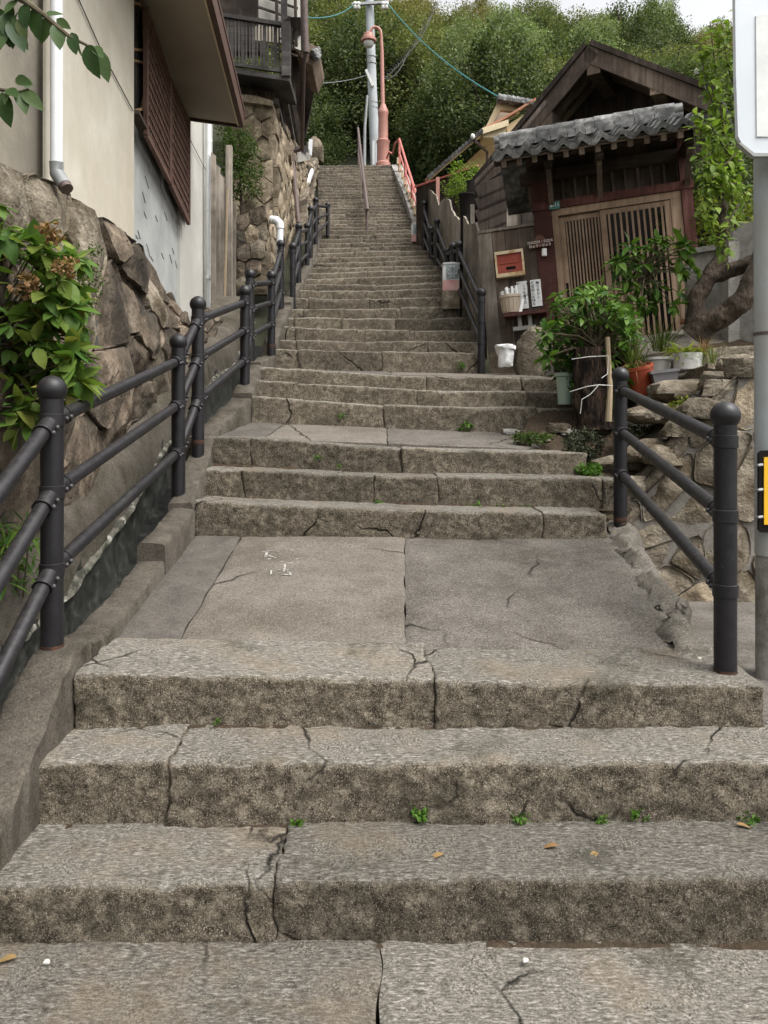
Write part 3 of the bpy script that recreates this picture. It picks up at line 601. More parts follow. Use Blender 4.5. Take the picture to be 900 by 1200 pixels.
# light bollards
def bollard(label, x, yt, yb, d, w, plinth=0):
    base = P(x, yb, d); r = thing('light_bollard', label, 'light', base, 'light bollards on the stairs'); s = d / F
    W = w * s; Hh = (yb - yt) * s; c = base
    if plinth:
        mb = MB(); mb.box(c - V((0, -W * .5, plinth * s / 2)), W * 1.08, W, plinth * s + .02); obj('plinth', mb, M_ROCK_GR, r); 
    mb = MB(); mb.box(c + V((0, W * .5, Hh * .19)), W, W * .9, Hh * .38); obj('lower_panel', mb, M_LAMPP, r)
    mb = MB(); mb.box(c + V((0, W * .5, Hh * .66)), W, W * .9, Hh * .56); obj('housing', mb, M_LAMP, r)
    mb = MB(); mb.prism([c + V((-W * .54, 0, Hh * .94)), c + V((W * .54, 0, Hh * .94)), c + V((W * .54, 0, Hh * .975)), c + V((0, 0, Hh)), c + V((-W * .54, 0, Hh * .975))], (0, W, 0)); obj('cap', mb, M_LAMP, r)
    mb = MB(); gc = c + V((W * .06, W * .045, Hh * .66)); mb.box(gc, W * .74, .012, Hh * .46); gl = obj('glass', mb, M_LAMPG, r)
    a = W * .33; b = Hh * .2; q = [V((0, 0, b)), V((a, 0, 0)), V((0, 0, -b)), V((-a, 0, 0))]
    for i in range(4):
        mb = MB(); mb.bar(gc + q[i] - V((0, .012, 0)), gc + q[(i + 1) % 4] - V((0, .012, 0)), .012, .014, (0, 1, 0)); obj('lattice_bar', mb, M_LAMPL, gl)
    for sx in (-1, 1):
        mb = MB(); mb.bar(gc + V((sx * a * .45, -.014, -b * 1.1)), gc + V((sx * a * .45, -.014, b * 1.1)), .008, .01, (0, 1, 0)); obj('lattice_bar', mb, M_LAMPL, gl)
        mb = MB(); mb.bar(gc + V((-a * 1.1, -.013, sx * b * .45)), gc + V((a * 1.1, -.013, sx * b * .45)), .008, .01, (0, 1, 0)); obj('lattice_bar', mb, M_LAMPL, gl)
bollard('white and pink light bollard on a mossy stone plinth by the railing', 529, 307, 341, 9.42, 19, 20)
bollard('white and pink light bollard at the foot of the concrete stair string', 487.5, 261, 283, 13.85, 10.5)
# ------------------------------------------------------------------ rubble walls: each stone its own piece
def clip(poly, p, n):
    out = []
    for i in range(len(poly)):
        a = poly[i]; b = poly[(i + 1) % len(poly)]; da = (a - p).dot(n); db = (b - p).dot(n)
        if da <= 0: out.append(a)
        if (da < 0 < db) or (db < 0 < da): out.append(a + (b - a) * (da / (da - db)))
    return out
def rubble(root, surf, U, Vv, cu, cv, mats, seed=1, gap=.012, bulge=.05, rough=.03, jit=.38, name='stone', depth=.18, dens=5, stagger=.5, skip=None, facet=.55, soft=1):
    """fill surf(u,v), u in [0,U] m, v in [0,V] m, with fitted stones"""
    rr = random.Random(seed); pts = []; nu = max(1, round(U / cu)); nv = max(1, round(Vv / cv))
    for j in range(nv):
        for i in range(-1, nu + 1):
            pts.append(V(((i + .5 + stagger * (j % 2) + rr.uniform(-jit, jit)) * U / nu, (j + .5 + rr.uniform(-jit, jit)) * Vv / nv)))
    def N(u, v):
        e = .03; return (surf(u + e, v) - surf(u - e, v)).cross(surf(u, v + e) - surf(u, v - e)).normalized()
    for a, p in enumerate(pts):
        poly = [V((0, 0)), V((U, 0)), V((U, Vv)), V((0, Vv))]
        for b, q in enumerate(pts):
            if a == b or abs(p.x - q.x) > 3.2 * U / nu or abs(p.y - q.y) > 3.2 * Vv / nv: continue
            d = q - p; L = d.length
            poly = clip(poly, p + d * (.5 - gap / L), d)
            if len(poly) < 3: break
        if len(poly) < 3: continue
        ar = abs(sum(poly[i].x * poly[(i + 1) % len(poly)].y - poly[(i + 1) % len(poly)].x * poly[i].y for i in range(len(poly)))) / 2
        if ar < cu * cv * .06: continue
        c = sum(poly, V((0, 0))) / len(poly)
        if skip and skip(c.x, c.y): continue
        out = []; per = max(cu, cv) / dens
        for i in range(len(poly)):
            s, e = poly[i], poly[(i + 1) % len(poly)]; k = max(1, int((e - s).length / per)); out += [s.lerp(e, t / k) for t in range(k)]
        # round the corners
        for _ in range(soft): out = [(out[i - 1] + out[i] * 2 + out[(i + 1) % len(out)]) / 4 for i in range(len(out))]
        n = len(out); rings = [(1.0, -depth), (1.0, -.012), (.975, bulge * .6)] + [(x, bulge) for x in (.93, .84, .72, .58, .43, .28, .13)]; vs = []; size = math.sqrt(ar); pls = [(bulge * rr.uniform(.2, 1.0) + .10 * size * rr.uniform(.2, 1), V((rr.gauss(0, 1), rr.gauss(0, 1))).normalized() * rr.uniform(.15, facet)) for _ in range(6)]
        so = V((rr.uniform(0, 50), 0, 0)); tl = (rr.uniform(-.12, .12), rr.uniform(-.12, .12)); lift = rr.uniform(-.02, .03)
        for (sc_, hh) in rings:
            for q in out:
                w = c + (q - c) * sc_; p3 = surf(w.x, w.y); nn = N(w.x, w.y)
                h2 = hh
                if hh > -.02:
                    e = p3 + so; fac = min(1.0, (1 - sc_) / .07); h2 = hh + fac * (min(a_ + (w - c).dot(g_) for a_, g_ in pls) - bulge * .6) + noise.noise(e * 4) * rough * .5 + noise.noise(e * 11) * rough * .4 + noise.noise(e * 26) * rough * .25 + lift
                vs.append(p3 + nn * h2)
        w = c; vs.append(surf(c.x, c.y) + N(c.x, c.y) * (bulge + min(a_ for a_, g_ in pls) - bulge * .6 + lift)); m = len(rings)
        fs = [(i * n + k, i * n + (k + 1) % n, (i + 1) * n + (k + 1) % n, (i + 1) * n + k) for i in range(m - 1) for k in range(n)]
        fs += [((m - 1) * n + k, (m - 1) * n + (k + 1) % n, m * n) for k in range(n)]
        obj(name, MB().add(vs, fs), rr.choice(mats), root, True, 28)
def sheet(surf, U, Vv, off=0.0, n=14, m=8):
    vs = [];
    for j in range(m + 1):
        for i in range(n + 1):
            u, v = U * i / n, Vv * j / m; e = .03
            nn = (surf(u + e, v) - surf(u - e, v)).cross(surf(u, v + e) - surf(u, v - e)).normalized(); p = surf(u, v); vs.append(p + nn * (off + .012 * noise.noise(p * 8)))
    W = n + 1; return MB().add(vs, [(j * W + i, j * W + i + 1, (j + 1) * W + i + 1, (j + 1) * W + i) for j in range(m) for i in range(n)])
def interp(tab, x):
    if x <= tab[0][0]: return tab[0][1]
    for (a, za), (b, zb) in zip(tab, tab[1:]):
        if x <= b: return za + (zb - za) * (x - a) / (b - a)
    return tab[-1][1]
# left house wall plane: X = WA + WB*d
WA, WB = -1.542, -.07
def Wd(x, off=0.0): return -(WA + off) / (WB - (x - CX) / F) * -1 if False else (WA + off) / ((x - CX) / F - WB)
def W(x, y, off=0.0):
    """photo pixel on the left house wall, off metres out towards the stairs"""
    d = Wd(x, off); return P(x, y, d)
wn_ = V((1, -WB, 0)).normalized(); wu_ = V((WB, 1, 0)).normalized()
topz = [(2.4, 1.05), (3.5, 1.17), (4.05, 1.27), (4.65, 1.29), (5.82, 1.33), (6.82, 1.10), (7.82, .66), (8.6, .74)]
RW0, RWL = 2.3, 6.2
def rocksurf(u, v):
    d = RW0 + u; b = V((gx(d) - .14, d, zs(d) + .22)); t = V((WA + WB * d + .06, d, EYE + interp(topz, d)))
    t.z = max(t.z, b.z + .25); f = v / 2.0
    p = b.lerp(t, f); p.x += .07 * math.sin(math.pi * min(1, max(0, f))) ; return p
rw = thing('retaining_wall', 'brown rubble rock retaining wall under the cream plaster house', 'wall', (gx(4) - .1, 4, zs(4)))
obj('mortar', sheet(rocksurf, RWL, 2.0, -.035), M_MORTAR, rw, True, 180)
rubble(rw, rocksurf, RWL, 2.0, .58, .46, [M_ROCK_BR, M_ROCK_BR, M_ROCK_GR, M_ROCK_BR], 12, .003, .012, .035, .45, 'stone', .10, 9, .5, None, .24)
# plaster house
ho = thing('plaster_house', 'cream plaster house with brown lattice window screens and wide eave', 'house', (-2.2, 5, zs(5)))
def wallquad(name, px, mat, off=0.0, th=.12, parent=ho, smooth=False):
    ps = [W(x, y, off) for x, y in px]; mb = MB(); mb.prism(ps, -wn_ * th); return obj(name, mb, mat, parent)
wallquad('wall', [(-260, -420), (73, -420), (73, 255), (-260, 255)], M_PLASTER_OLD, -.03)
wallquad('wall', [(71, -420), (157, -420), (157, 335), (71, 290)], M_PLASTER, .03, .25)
wallquad('wall', [(150, -300), (212, -300), (212, 470), (150, 430)], M_BLUE, -.10)
wallquad('wall', [(211, -200), (249, -200), (249, 470), (211, 470)], M_PALE, -.07, .3)
p = W(249, 300, -.07); mb = MB(); mb.prism([W(249, -200, -.07) - V((0, .12, 0)), W(249, 470, -.07) - V((0, .12, 0)), W(249, 470, -.07) - V((4, .12, 0)), W(249, -200, -.07) - V((4, .12, 0))], (0, .1, 0)); obj('wall', mb, M_PALE, ho)
# pale moulded relief lines on the grey-blue wall
rl = random.Random(3)
for k in range(26):
    x = rl.uniform(157, 207); yl = 135 + (x - 155) * 2.0; y = rl.uniform(yl + 8, yl + 150); d = Wd(x, -.095); c = W(x, y, -.097); L = rl.uniform(.05, .14); sl = rl.uniform(-.7, -.2)
    obj('relief_line', MB().tube([c, c + wu_ * L * .5 + V((0, 0, sl * L * .3 - .01)), c + wu_ * L + V((0, 0, sl * L))], .006, 5), M_BLUE, ho, True)
# window with brass coloured frame
wo_ = thing_w = obj('window', MB().prism([W(158, -60, -.06), W(172, -60, -.06), W(172, 150, -.06), W(158, 128, -.06)], -wn_ * .03), M_GLASS, ho)
for (a, b) in (((157, 58), (170, 59)), ((157, 71), (170, 74))): obj('frame', MB().tube([W(*a, -.05), W(*b, -.05)], .012, 6), M_BRASS, wo_, True)
obj('frame', MB().tube([W(157, 3, -.03), W(164, 5, -.03), W(167.5, 14, -.03), W(169.5, 60, -.03), W(169.5, 110, -.03), W(166, 128, -.03), W(158, 130, -.03)], .014, 8), M_BRASS, wo_, True)
obj('window_sill', MB().bar(W(157, 131, -.02), W(172, 160, -.02), .08, .03), M_WD_BRN, ho)
# lattice screens: vertical slats on battens
def screen(x0, yt0, yb0, x1, yt1, yb1, n):
    a = obj('lattice_screen', MB().prism([W(x0, yt0, -.03), W(x1, yt1, -.03), W(x1, yb1, -.03), W(x0, yb0, -.03)], -wn_ * .012), M_WD_DARK, ho)
    d0, d1 = Wd(x0), Wd(x1)
    for k in range(n):
        t = (k + .5) / n; d = d0 + (d1 - d0) * t; f = lambda z0, z1: z0 + (z1 - z0) * t
        zt = f(W(x0, yt0).z, W(x1, yt1).z); zb = f(W(x0, yb0).z, W(x1, yb1).z); X = WA + WB * d
        mb = MB(); mb.bar(V((X, d, zb)), V((X, d, zt)), .026, .022, wn_); obj('slat', mb, M_LATT, a)
    for k in range(12):
        t = (k + .5) / 12; q0 = W(x0, yt0 + (yb0 - yt0) * t, .012); q1 = W(x1, yt1 + (yb1 - yt1) * t, .012); obj('batten', MB().bar(q0, q1, .014, .02), M_LATT, a)
    for (q0, q1) in (((x0, yt0), (x1, yt1)), ((x0, yb0), (x1, yb1)), ((x0, yt0), (x0, yb0)), ((x1, yt1), (x1, yb1))):
        obj('screen_frame', MB().bar(W(*q0, .008), W(*q1, .008), .035, .035), M_LATT, a)
screen(171, 10, 158, 198, 92, 212, 15); screen(199.5, 94, 216, 221, 142, 262, 15)
# eave: sheet roof with boarded soffit and dark trim
e = [W(165, -6, -.03), W(219, 137, -.03)]
o0 = P(241, -20, 5.75); o1 = P(283, 146, 8.35); i0 = W(150, -60, -.1); i1 = W(219, 137, -.1)
mb = MB(); dirn = (o1 - o0); o0b = o0 - dirn * .8; i0b = i1 + (o0b - o1)
mb.prism([i0b, o0b, o1, i1], (0, 0, .07)); ev = obj('eave', mb, M_SOFFIT, ho)
obj('fascia', MB().bar(o0b + V((.0, 0, .055)), o1 + V((.0, 0, .055)), .05, .17), M_FASCIA, ev)
obj('fascia', MB().bar(o0b + V((-.03, -.01, -.005)), o1 + V((-.03, -.01, -.005)), .025, .03), M_YELW, ev)
obj('fascia', MB().bar(i1 + V((0, .02, .05)), o1 + V((.02, .02, .05)), .03, .16), M_FASCIA, ev)
mb = MB(); mb.prism([i0b + V((-.4, 0, .35)), o0b + V((.03, 0, .15)), o1 + V((.03, .03, .15)), i1 + V((-.4, .03, .35))], (0, 0, .04)); obj('roof_sheet', mb, M_FASCIA, ev)
# downpipes
dp = obj('downpipe', MB().tube([W(66, -120, .09), W(66, 194, .09)], .032, 14), M_PVC, ho, True)
a = W(66, 190, .09); b = W(66.5, 203, .09); c = b + V((.055, -.03, -.075))
obj('elbow', MB().tube([a, b, c], .036, 14), M_PVC_GREY, dp, True); obj('spout', MB().tube([c - (c - b) * .1, c + (c - b) * .28], .034, 14), M_BSTEEL, dp, True)
dp = obj('downpipe', MB().tube([W(244, 120, .0), W(245, 374, .0)], .036, 14), M_PVC, ho, True)
for y in (165, 245, 325): obj('joint', MB().tube([W(244.5, y - 2, .0), W(244.5, y + 2, .0)], .041, 14), M_PVC, dp, True)
obj('spout', MB().tube([W(245, 373, .0), W(246, 379, .02), W(251, 381, .06)], .036, 12), M_PVC_GREY, dp, True)
obj('cable', MB().tube([W(88, -10, .04), W(120, 62, .04), W(156, 130, .04)], .004, 5), M_WIRE, ho, True)
obj('cable', MB().tube([W(220, 158, -.05), W(249, 215, -.05)], .004, 5), M_WIRE, ho, True)
obj('wall_seam', MB().prism([W(52, -420, .0), W(57, -420, .0), W(57, 240, .0), W(50, 235, .0)], wn_ * .012), M_PLASTER, ho)
# weathered board fence at the end of the house
bf = thing('board_fence', 'narrow fence of grey upright boards at the end of the plaster house', 'fence', P(262, 420, 9.7))
for k, (x0, x1, yt, dd) in enumerate([(247, 253, 178, 9.35), (253, 258, 192, 9.5), (258, 263, 204, 9.65), (263, 268, 214, 9.8), (268, 272, 222, 10.0), (272, 276.5, 235, 10.2)]):
    mb = MB(); mb.prism([P(x0, yt, dd), P(x1 - .4, yt + 4, dd), P(x1 - .4, 425, dd), P(x0, 425, dd)], (.0, .03, 0)); obj('plank', mb, M_WD_GREY, bf)
obj('post', MB().bar(P(268.5, 425, 9.7), P(268.5, 171, 9.7), .075, .075), M_WD_GREY, bf)
obj('batten', MB().bar(P(262, 420, 9.45), P(266.5, 222, 9.6), .02, .02), M_STAKE, bf)
# ------------------------------------------------------------------ balcony house on its masonry base (left, further up)
def masonry(surf, U, Vv, root, seed, cu=.42, cv=.27, mats=(M_ROCK_TAN,), jit=.10, bulge=.012, rough=.022):
    obj('mortar', sheet(surf, U, Vv, -.03), M_MORTAR, root, True, 180); rubble(root, surf, U, Vv, cu, cv, list(mats), seed, .004, bulge, rough, jit, 'stone', .12, 6, .5, None, .25, 0)
mw = thing('masonry_wall', 'tall tan block retaining wall beneath the dark balcony house', 'wall', P(320, 330, 12.2))
# face towards the camera, d ~ 12; face towards the stairs from d 12 to 19
a0 = P(276, 330, 12.0); a1 = P(322, 330, 12.0); a2 = P(318, 118, 12.0); a3 = P(272, 108, 12.0)
def s_front(u, v):
    U, Vv = .85, 3.0; return (a0 * (1 - u / U) + a1 * (u / U)) * (1 - v / Vv) + (a3 * (1 - u / U) + a2 * (u / U)) * (v / Vv)
masonry(s_front, .85, 3.0, mw, 31, .40, .33)
b0 = P(322, 335, 12.0); b1 = P(363, 225, 18.5); b2 = P(353, 180, 18.5); b3 = P(318, 118, 12.0)
def s_side(u, v):
    U, Vv = 6.4, 3.0; p = (b0 * (1 - u / U) + b1 * (u / U)) * (1 - v / Vv) + (b3 * (1 - u / U) + b2 * (u / U)) * (v / Vv); p.x += .10 * math.sin(math.pi * min(1, max(0, v / Vv))); return p
masonry(s_side, 6.4, 3.0, mw, 33, .55, .30)
mb = MB(); mb.prism([P(271, 109, 11.9), P(300, 112, 11.9), P(319, 118, 11.9), P(319, 124, 11.9), P(300, 121, 11.9), P(271, 117, 11.9)], (0, 1.2, 0)); obj('cap_stone', mb, M_ROCK_TAN, mw)
# low rubble wall and boulder in front of it
lw = thing('rubble_wall', 'low wall of big squared stones between board fence and railing', 'wall', P(295, 350, 10.8))
c0 = P(277, 345, 10.8); c1 = P(316, 345, 10.8); c2 = P(310, 240, 10.8); c3 = P(277, 252, 10.8)
def s_low(u, v): U, Vv = .5, 1.3; return (c0 * (1 - u / U) + c1 * (u / U)) * (1 - v / Vv) + (c3 * (1 - u / U) + c2 * (u / U)) * (v / Vv)
masonry(s_low, .5, 1.3, lw, 41, .26, .24, (M_ROCK_GR, M_ROCK_TAN, M_ROCK_BR), .14, .02, .03)
d0 = P(316, 345, 10.8); d1 = P(330, 330, 12.0); d2 = P(324, 250, 12.0); d3 = P(310, 240, 10.8)
def s_low2(u, v): U, Vv = 1.2, 1.3; return (d0 * (1 - u / U) + d1 * (u / U)) * (1 - v / Vv) + (d3 * (1 - u / U) + d2 * (u / U)) * (v / Vv)
masonry(s_low2, 1.2, 1.3, lw, 43, .4, .26, (M_ROCK_GR, M_ROCK_TAN), .14, .02, .03)
def boulder(name, label, c, sx, sy, sz, mat, seed=0, group=None, parent=None, cat='rock', n=18, rough=.25, cut=-.45):
    mb = MB(); vs = []; m = 18 if n > 10 else 6; n = 28 if n > 10 else 8; c = V(c); so = V((seed * 5.3, seed * 2.2, seed)); rq = random.Random(int(seed * 7 + 1))
    pls = [(V((rq.gauss(0, 1), rq.gauss(0, 1), rq.gauss(0, 1))).normalized(), rq.uniform(.62, .95)) for _ in range(16)] + [(V((0, 0, 1)), .8), (V((0, -1, 0)), .8), (V((1, 0, 0)), .9), (V((-1, 0, 0)), .9)]
    for i in range(m + 1):
        for k in range(n):
            q = math.pi * i / m; w = 2 * math.pi * k / n; p = V((math.sin(q) * math.cos(w), math.sin(q) * math.sin(w), -math.cos(q)))
            r = min([dd / max(.05, p.dot(nn)) for nn, dd in pls if p.dot(nn) > .05] + [1.25])
            r = r * (1 - rough * .3) + rough * .3 + noise.noise(p * 3.2 + so) * rough * .22 + noise.noise(p * 8 + so) * rough * .16 + noise.noise(p * 19 + so) * rough * .1
            p = p * r; p.z = max(p.z, cut); vs.append(c + V((p.x * sx * 1.1, p.y * sy * 1.1, p.z * sz * 1.1)))
    fs = [(i * n + k, i * n + (k + 1) % n, (i + 1) * n + (k + 1) % n, (i + 1) * n + k) for i in range(m) for k in range(n)]
    o = obj(name, mb.add(vs, fs), mat, parent, True, 26)
    if label: tag(o, label, cat, group)
    return o
boulder('boulder', 'grey boulder at the foot of the narrow board fence', P(268, 400, 9.2), .16, .14, .30, M_ROCK_GR, 4)
boulder('boulder', 'pale flat stone beside the gutter below the downpipe', P(279, 395, 8.8), .12, .14, .10, M_ROCK_GR, 6)
# white elbow drain pipe
r = thing('drain_pipe', 'white plastic drain pipe with an elbow coming out of the stone wall', 'pipe', P(328, 318, 11.0))
obj('pipe', MB().tube([P(305, 257, 11.3), P(321, 258, 11.0)], .052, 14), M_PVC, r, True)
obj('elbow', MB().tube([P(318, 257.5, 11.05), P(324, 258.5, 11.0), P(327.5, 261.5, 11.0), P(328, 268, 11.0)], .062, 14), M_PVC, r, True)
obj('pipe', MB().tube([P(328, 266, 11.0), P(327, 322, 11.0)], .052, 14), M_PVC, r, True)
# the balcony house
bh = thing('balcony_house', 'dark timber house with slatted balcony above the tan block wall', 'house', P(300, 118, 12.5))
hd = 12.2
mb = MB(); mb.prism([P(250, -120, hd + 1.6), P(306, -120, hd + 1.6), P(306, 60, hd + 1.6), P(250, 60, hd + 1.6)], (0, .2, 0)); obj('wall', mb, M_WD_DARK, bh)
mb = MB(); mb.prism([P(262, 84, hd), P(322, 96, hd), P(320, 118, hd), P(262, 112, hd)], (0, .4, 0)); obj('apron_wall', mb, M_WD_BRN, bh)
for k in range(9):
    x = 264 + k * 6.6; mb = MB(); mb.prism([P(x, 85 + k * 1.2, hd - .03), P(x + 6.1, 86 + k * 1.2, hd - .03), P(x + 6.1, 113 + k * .6, hd - .03), P(x, 112.5 + k * .6, hd - .03)], (0, .03, 0)); obj('plank', mb, M_WD_BRN, bh)
bal = obj('balcony', MB().prism([P(256, 76, hd - .5), P(340, 90, hd - .55), P(339, 95, hd - .55), P(256, 83, hd - .5)], (0, .9, .0)), M_WD_GREYH, bh)
obj('bottom_rail', MB().bar(P(256, 73.5, hd - .5), P(334, 84, hd - .53), .05, .05), M_WD_GREYH, bal)
obj('top_rail', MB().bar(P(255, 17.5, hd - .5), P(336, 30, hd - .53), .08, .06), M_WD_GREYH, bal)
obj('corner_post', MB().bar(P(335.5, 90, hd - .54), P(335, 27, hd - .54), .13, .10, (0, 1, 0)), M_WD_GREYH, bal)
for k in range(17):
    x = 259 + k * 4.25; wide = .055 if k % 3 == 0 else .022
    mb = MB(); mb.bar(P(x, 75 + k * .55, hd - .51), P(x, 19 + k * .6, hd - .51), wide, .025, (0, 1, 0)); obj('baluster', mb, M_WD_GREYH, bal)
# return side of the balcony along the stairs
b_ = P(339, 92, hd - .55); t_ = P(339, 29, hd - .55); bb = P(350, 118, 15.5); tt = P(350, 60, 15.5)
# side wall of the house over the masonry: dark boards and brackets
mb = MB(); mb.prism([P(320, 92, hd), P(336, 92, hd), P(355, 152, 17.2), P(352, 176, 18.5), P(328, 170, 15)], (-.1, .05, 0)); obj('side_wall', mb, M_WD_DARK, bh)
mb = MB(); mb.prism([P(340, 20, hd + .3), P(352, 20, hd + .6), P(358, 176, 18.6), P(352, 178, 18.6), P(334, 100, hd + .2)], (-.12, .1, 0)); obj('side_wall', mb, M_WD_DARK, bh)
for (xa, ya, da, xb, yb, db) in ((323, 118, 12.05, 335, 172, 15.2), (330, 96, 12.05, 345, 172, 16.5)):
    obj('brace', MB().bar(P(xa, ya, da), P(xb, yb, db), .09, .09), M_WD_GREYH, bh)
obj('beam', MB().bar(P(334, 176, 15.2), P(357, 175, 16.5), .16, .14), M_WD_GREYH, bh)
obj('plinth', MB().bar(P(343, 184, 15.6), P(358, 181, 17), .2, .22), M_CONC, bh)
# upper storey: pale panels with dark lattice
pal = obj('upper_wall', MB().prism([P(303, -80, hd + .9), P(360, -80, hd + 1.2), P(360, 62, hd + 1.2), P(303, 40, hd + .9)], (0, .1, 0)), M_PALE, bh)
for k in range(5):
    y0 = -6 + k * 14; obj('lattice_bar', MB().bar(P(302, y0, hd + .82), P(349, y0 + 16, hd + 1.08), .03, .035), M_WD_DARK, pal)
for x in (323, 345): obj('lattice_bar', MB().bar(P(x, -60, hd + .85), P(x + 2, 54, hd + .85), .05, .05, (0, 1, 0)), M_WD_DARK, pal)
obj('lattice_bar', MB().bar(P(352.5, -60, hd + .9), P(354, 60, hd + .9), .04, .05, (0, 1, 0)), M_WD_DARK, pal)
obj('post', MB().bar(P(333, -60, hd + .6), P(333, 40, hd + .6), .10, .08, (0, 1, 0)), M_WD_GREYH, bh)
ln = obj('laundry', MB().prism([P(298, 30, hd + .3), P(327, 33, hd + .3), P(326, 50, hd + .3), P(298, 47, hd + .3)], (0, .05, .0)), M_SOFFIT, bh)
dp = obj('downpipe', MB().tube([P(355, -60, hd + .3), P(358.5, 62, hd + .3)], .055, 10), M_BSTEEL, bh, True)
obj('downpipe', MB().tube([P(358.5, 62, hd + .3), P(355.5, 74, hd + .4), P(354, 176, 15)], .038, 10), M_BSTEEL, bh, True)
obj('downpipe', MB().tube([P(354, 175, 15), P(342.5, 178, 15.0), P(344.5, 204, 14.2), P(350, 262, 13)], .036, 10), M_BSTEEL, bh, True)
er = obj('roof_end', MB().prism([P(343, 44, 13.3), P(362, 50, 13.6), P(374, 56, 13.8), P(373, 62, 13.8), P(366, 77, 13.8), P(357, 72, 13.6), P(345, 56, 13.3)], (0, 1.2, 0)), M_WD_SOF, bh)
for k in range(3): obj('ridge_tile', MB().tube([P(366 + k * 2.2, 62 + k * 3.5, 13.6), P(373 + k * .5, 57.5 + k * 3.5, 13.9)], .05, 8), M_TILE, er, True)
mb = MB(); mb.prism([P(350, 84, 16), P(358, 88, 16), P(370, 96, 16), P(368, 101, 16), P(360, 150, 18), P(356, 160, 18)], (0, .15, 0)); obj('lower_roof', mb, M_WD_DARK, bh)
obj('rust_edge', MB().bar(P(358, 88, 15.95), P(372, 97, 15.95), .03, .05), M_RUST, bh)
mb = MB(); mb.prism([P(362, 163, 19.5), P(366, 163, 19.5), P(365, 182, 19.5), P(361, 180, 19.5)], (0, .1, 0)); obj('white_post', mb, M_PVC, bh)
# dark rock and parapet left of the top flight
tw = thing('rubble_wall', 'dark stone side wall left of the top flight of steps', 'wall', P(368, 250, 17))
e0 = P(360, 285, 13.6); e1 = P(372, 196, 22.8); e2 = P(371, 184, 22.8); e3 = P(355, 205, 17.0)
def s_top(u, v): U, Vv = 9.0, 2.0; return (e0 * (1 - u / U) + e1 * (u / U)) * (1 - v / Vv) + (e3 * (1 - u / U) + e2 * (u / U)) * (v / Vv)
masonry(s_top, 9.0, 2.0, tw, 51, .6, .4, (M_ROCK_BR, M_ROCK_GR), .3, .03, .05)
boulder('boulder', 'big dark boulder below the dark timber house beside the top flight', P(357, 205, 18.3), .26, .5, .55, M_ROCK_BR, 9)
boulder('boulder', 'mossy pale block at the head of the stairs', P(369, 180, 23.3), .26, .4, .55, M_ROCK_GR, 14)
o = obj('white_board', MB().bar(P(355.5, 228, 16.4), P(366, 200, 18.0), .06, .10), M_PVC); tag(o, 'white painted board leaning on the dark boulder', 'board')
# ------------------------------------------------------------------ utility pole, lamp, thin pole, wires
up_ = thing('utility_pole', 'tall pale blue-grey concrete utility pole at the stair top', 'pole', P(440, 196, 24.2))
obj('shaft', MB().tube([P(440.5, 200, 24.2), P(436, 95, 24.2), P(431, -60, 24.2)], [.165, .145, .12], 16), M_POLE, up_, True)
ca = obj('crossarm', MB().bar(P(412, 5.5, 24.0), P(456, 2.5, 24.0), .10, .08), M_STEEL, up_)
for x in (416, 420, 449, 453): obj('insulator', MB().lathe(P(x, 6, 23.9), [(.05, -.12), (.07, -.06), (.04, -.02), (.07, .03), (.05, .1)], 8), M_WHITE, ca, True)
obj('bracket', MB().bar(P(429, 82, 24.0), P(437, 101, 24.0), .10, .08), M_WHITE, up_)
for y in (66, 74, 120, 126): obj('band', MB().tube([P(436.5 + (y - 95) * .04, y, 24.2), P(436.5 + (y - 95) * .04, y + 1.2, 24.2)], .158, 14), M_STEEL, up_, True)
mb = MB(); mb.prism([P(436.5, 165, 24.0), P(439, 165, 24.0), P(439, 193, 24.0), P(436.5, 193, 24.0)], (0, .02, 0)); obj('warning_plate', mb, M_WHITE, up_)
lp = thing('street_lamp', 'salmon pink swan-neck street lamp beside the utility pole', 'lamp', P(449, 194, 23.3))
obj('base', MB().lathe(P(449, 194, 23.3), [(.23, -.1), (.23, .06), (.19, .1), (.19, .68), (.21, .72), (.21, .76), (.155, .8), (.145, 1.55), (.165, 1.6), (.165, 1.68), (.09, 1.85), (.075, 1.9)], 18), M_PINK, lp, True, 30)
obj('column', MB().tube([P(449, 150, 23.3), P(447.5, 60, 23.3), P(446.8, 48, 23.3)], [.07, .058, .05], 14), M_PINK, lp, True)
obj('neck', MB().tube([P(447, 54, 23.3), P(446.8, 42, 23.3), P(446, 36, 23.3), P(443, 32.5, 23.3), P(439.5, 31.5, 23.3), P(436, 33, 23.3), P(434.5, 37, 23.3)], .045, 10), M_PINK, lp, True)
lh = obj('lamp_hood', MB().lathe(P(432, 45, 23.3), [(.20, -.12), (.24, -.1), (.24, -.02), (.17, .03), (.15, .14), (.06, .2)], 16), M_PINK, lp, True, 30)
obj('globe', MB().ball(P(432, 49, 23.3), .17, 16, 10, 1.15), M_POTW, lh, True)
o = obj('thin_pole', MB().tube([P(427, 196, 25), P(427.5, 150, 25), P(430.5, 112, 25)], [.06, .05, .04], 8), M_STEEL, None, True); tag(o, 'thin grey steel pole leaning behind the utility pole', 'pole')
def wire(label, pts, r, mat, sag=.3):
    out = []
    for a, b in zip(pts, pts[1:]):
        for k in range(11): t = k / 10; out.append(V(a).lerp(V(b), t) - V((0, 0, sag * 4 * t * (1 - t))))
    return tag(obj('overhead_wire', MB().tube(out, r, 6), mat, None, True), label, 'wire')
wire('teal overhead wire running from the pole down to the yellow house roof', [P(455, 5, 24), P(583, 113, 15.6)], .018, M_TEAL, .25)
wire('teal overhead wire running from the crossarm to the balcony house', [P(414, 6, 24), P(356, 20, 15)], .013, M_TEAL, .15)
wire('thin grey overhead wire from the pole bracket to the dark lower roof', [P(430, 88, 24), P(370, 98, 16)], .006, M_STEEL, .05)
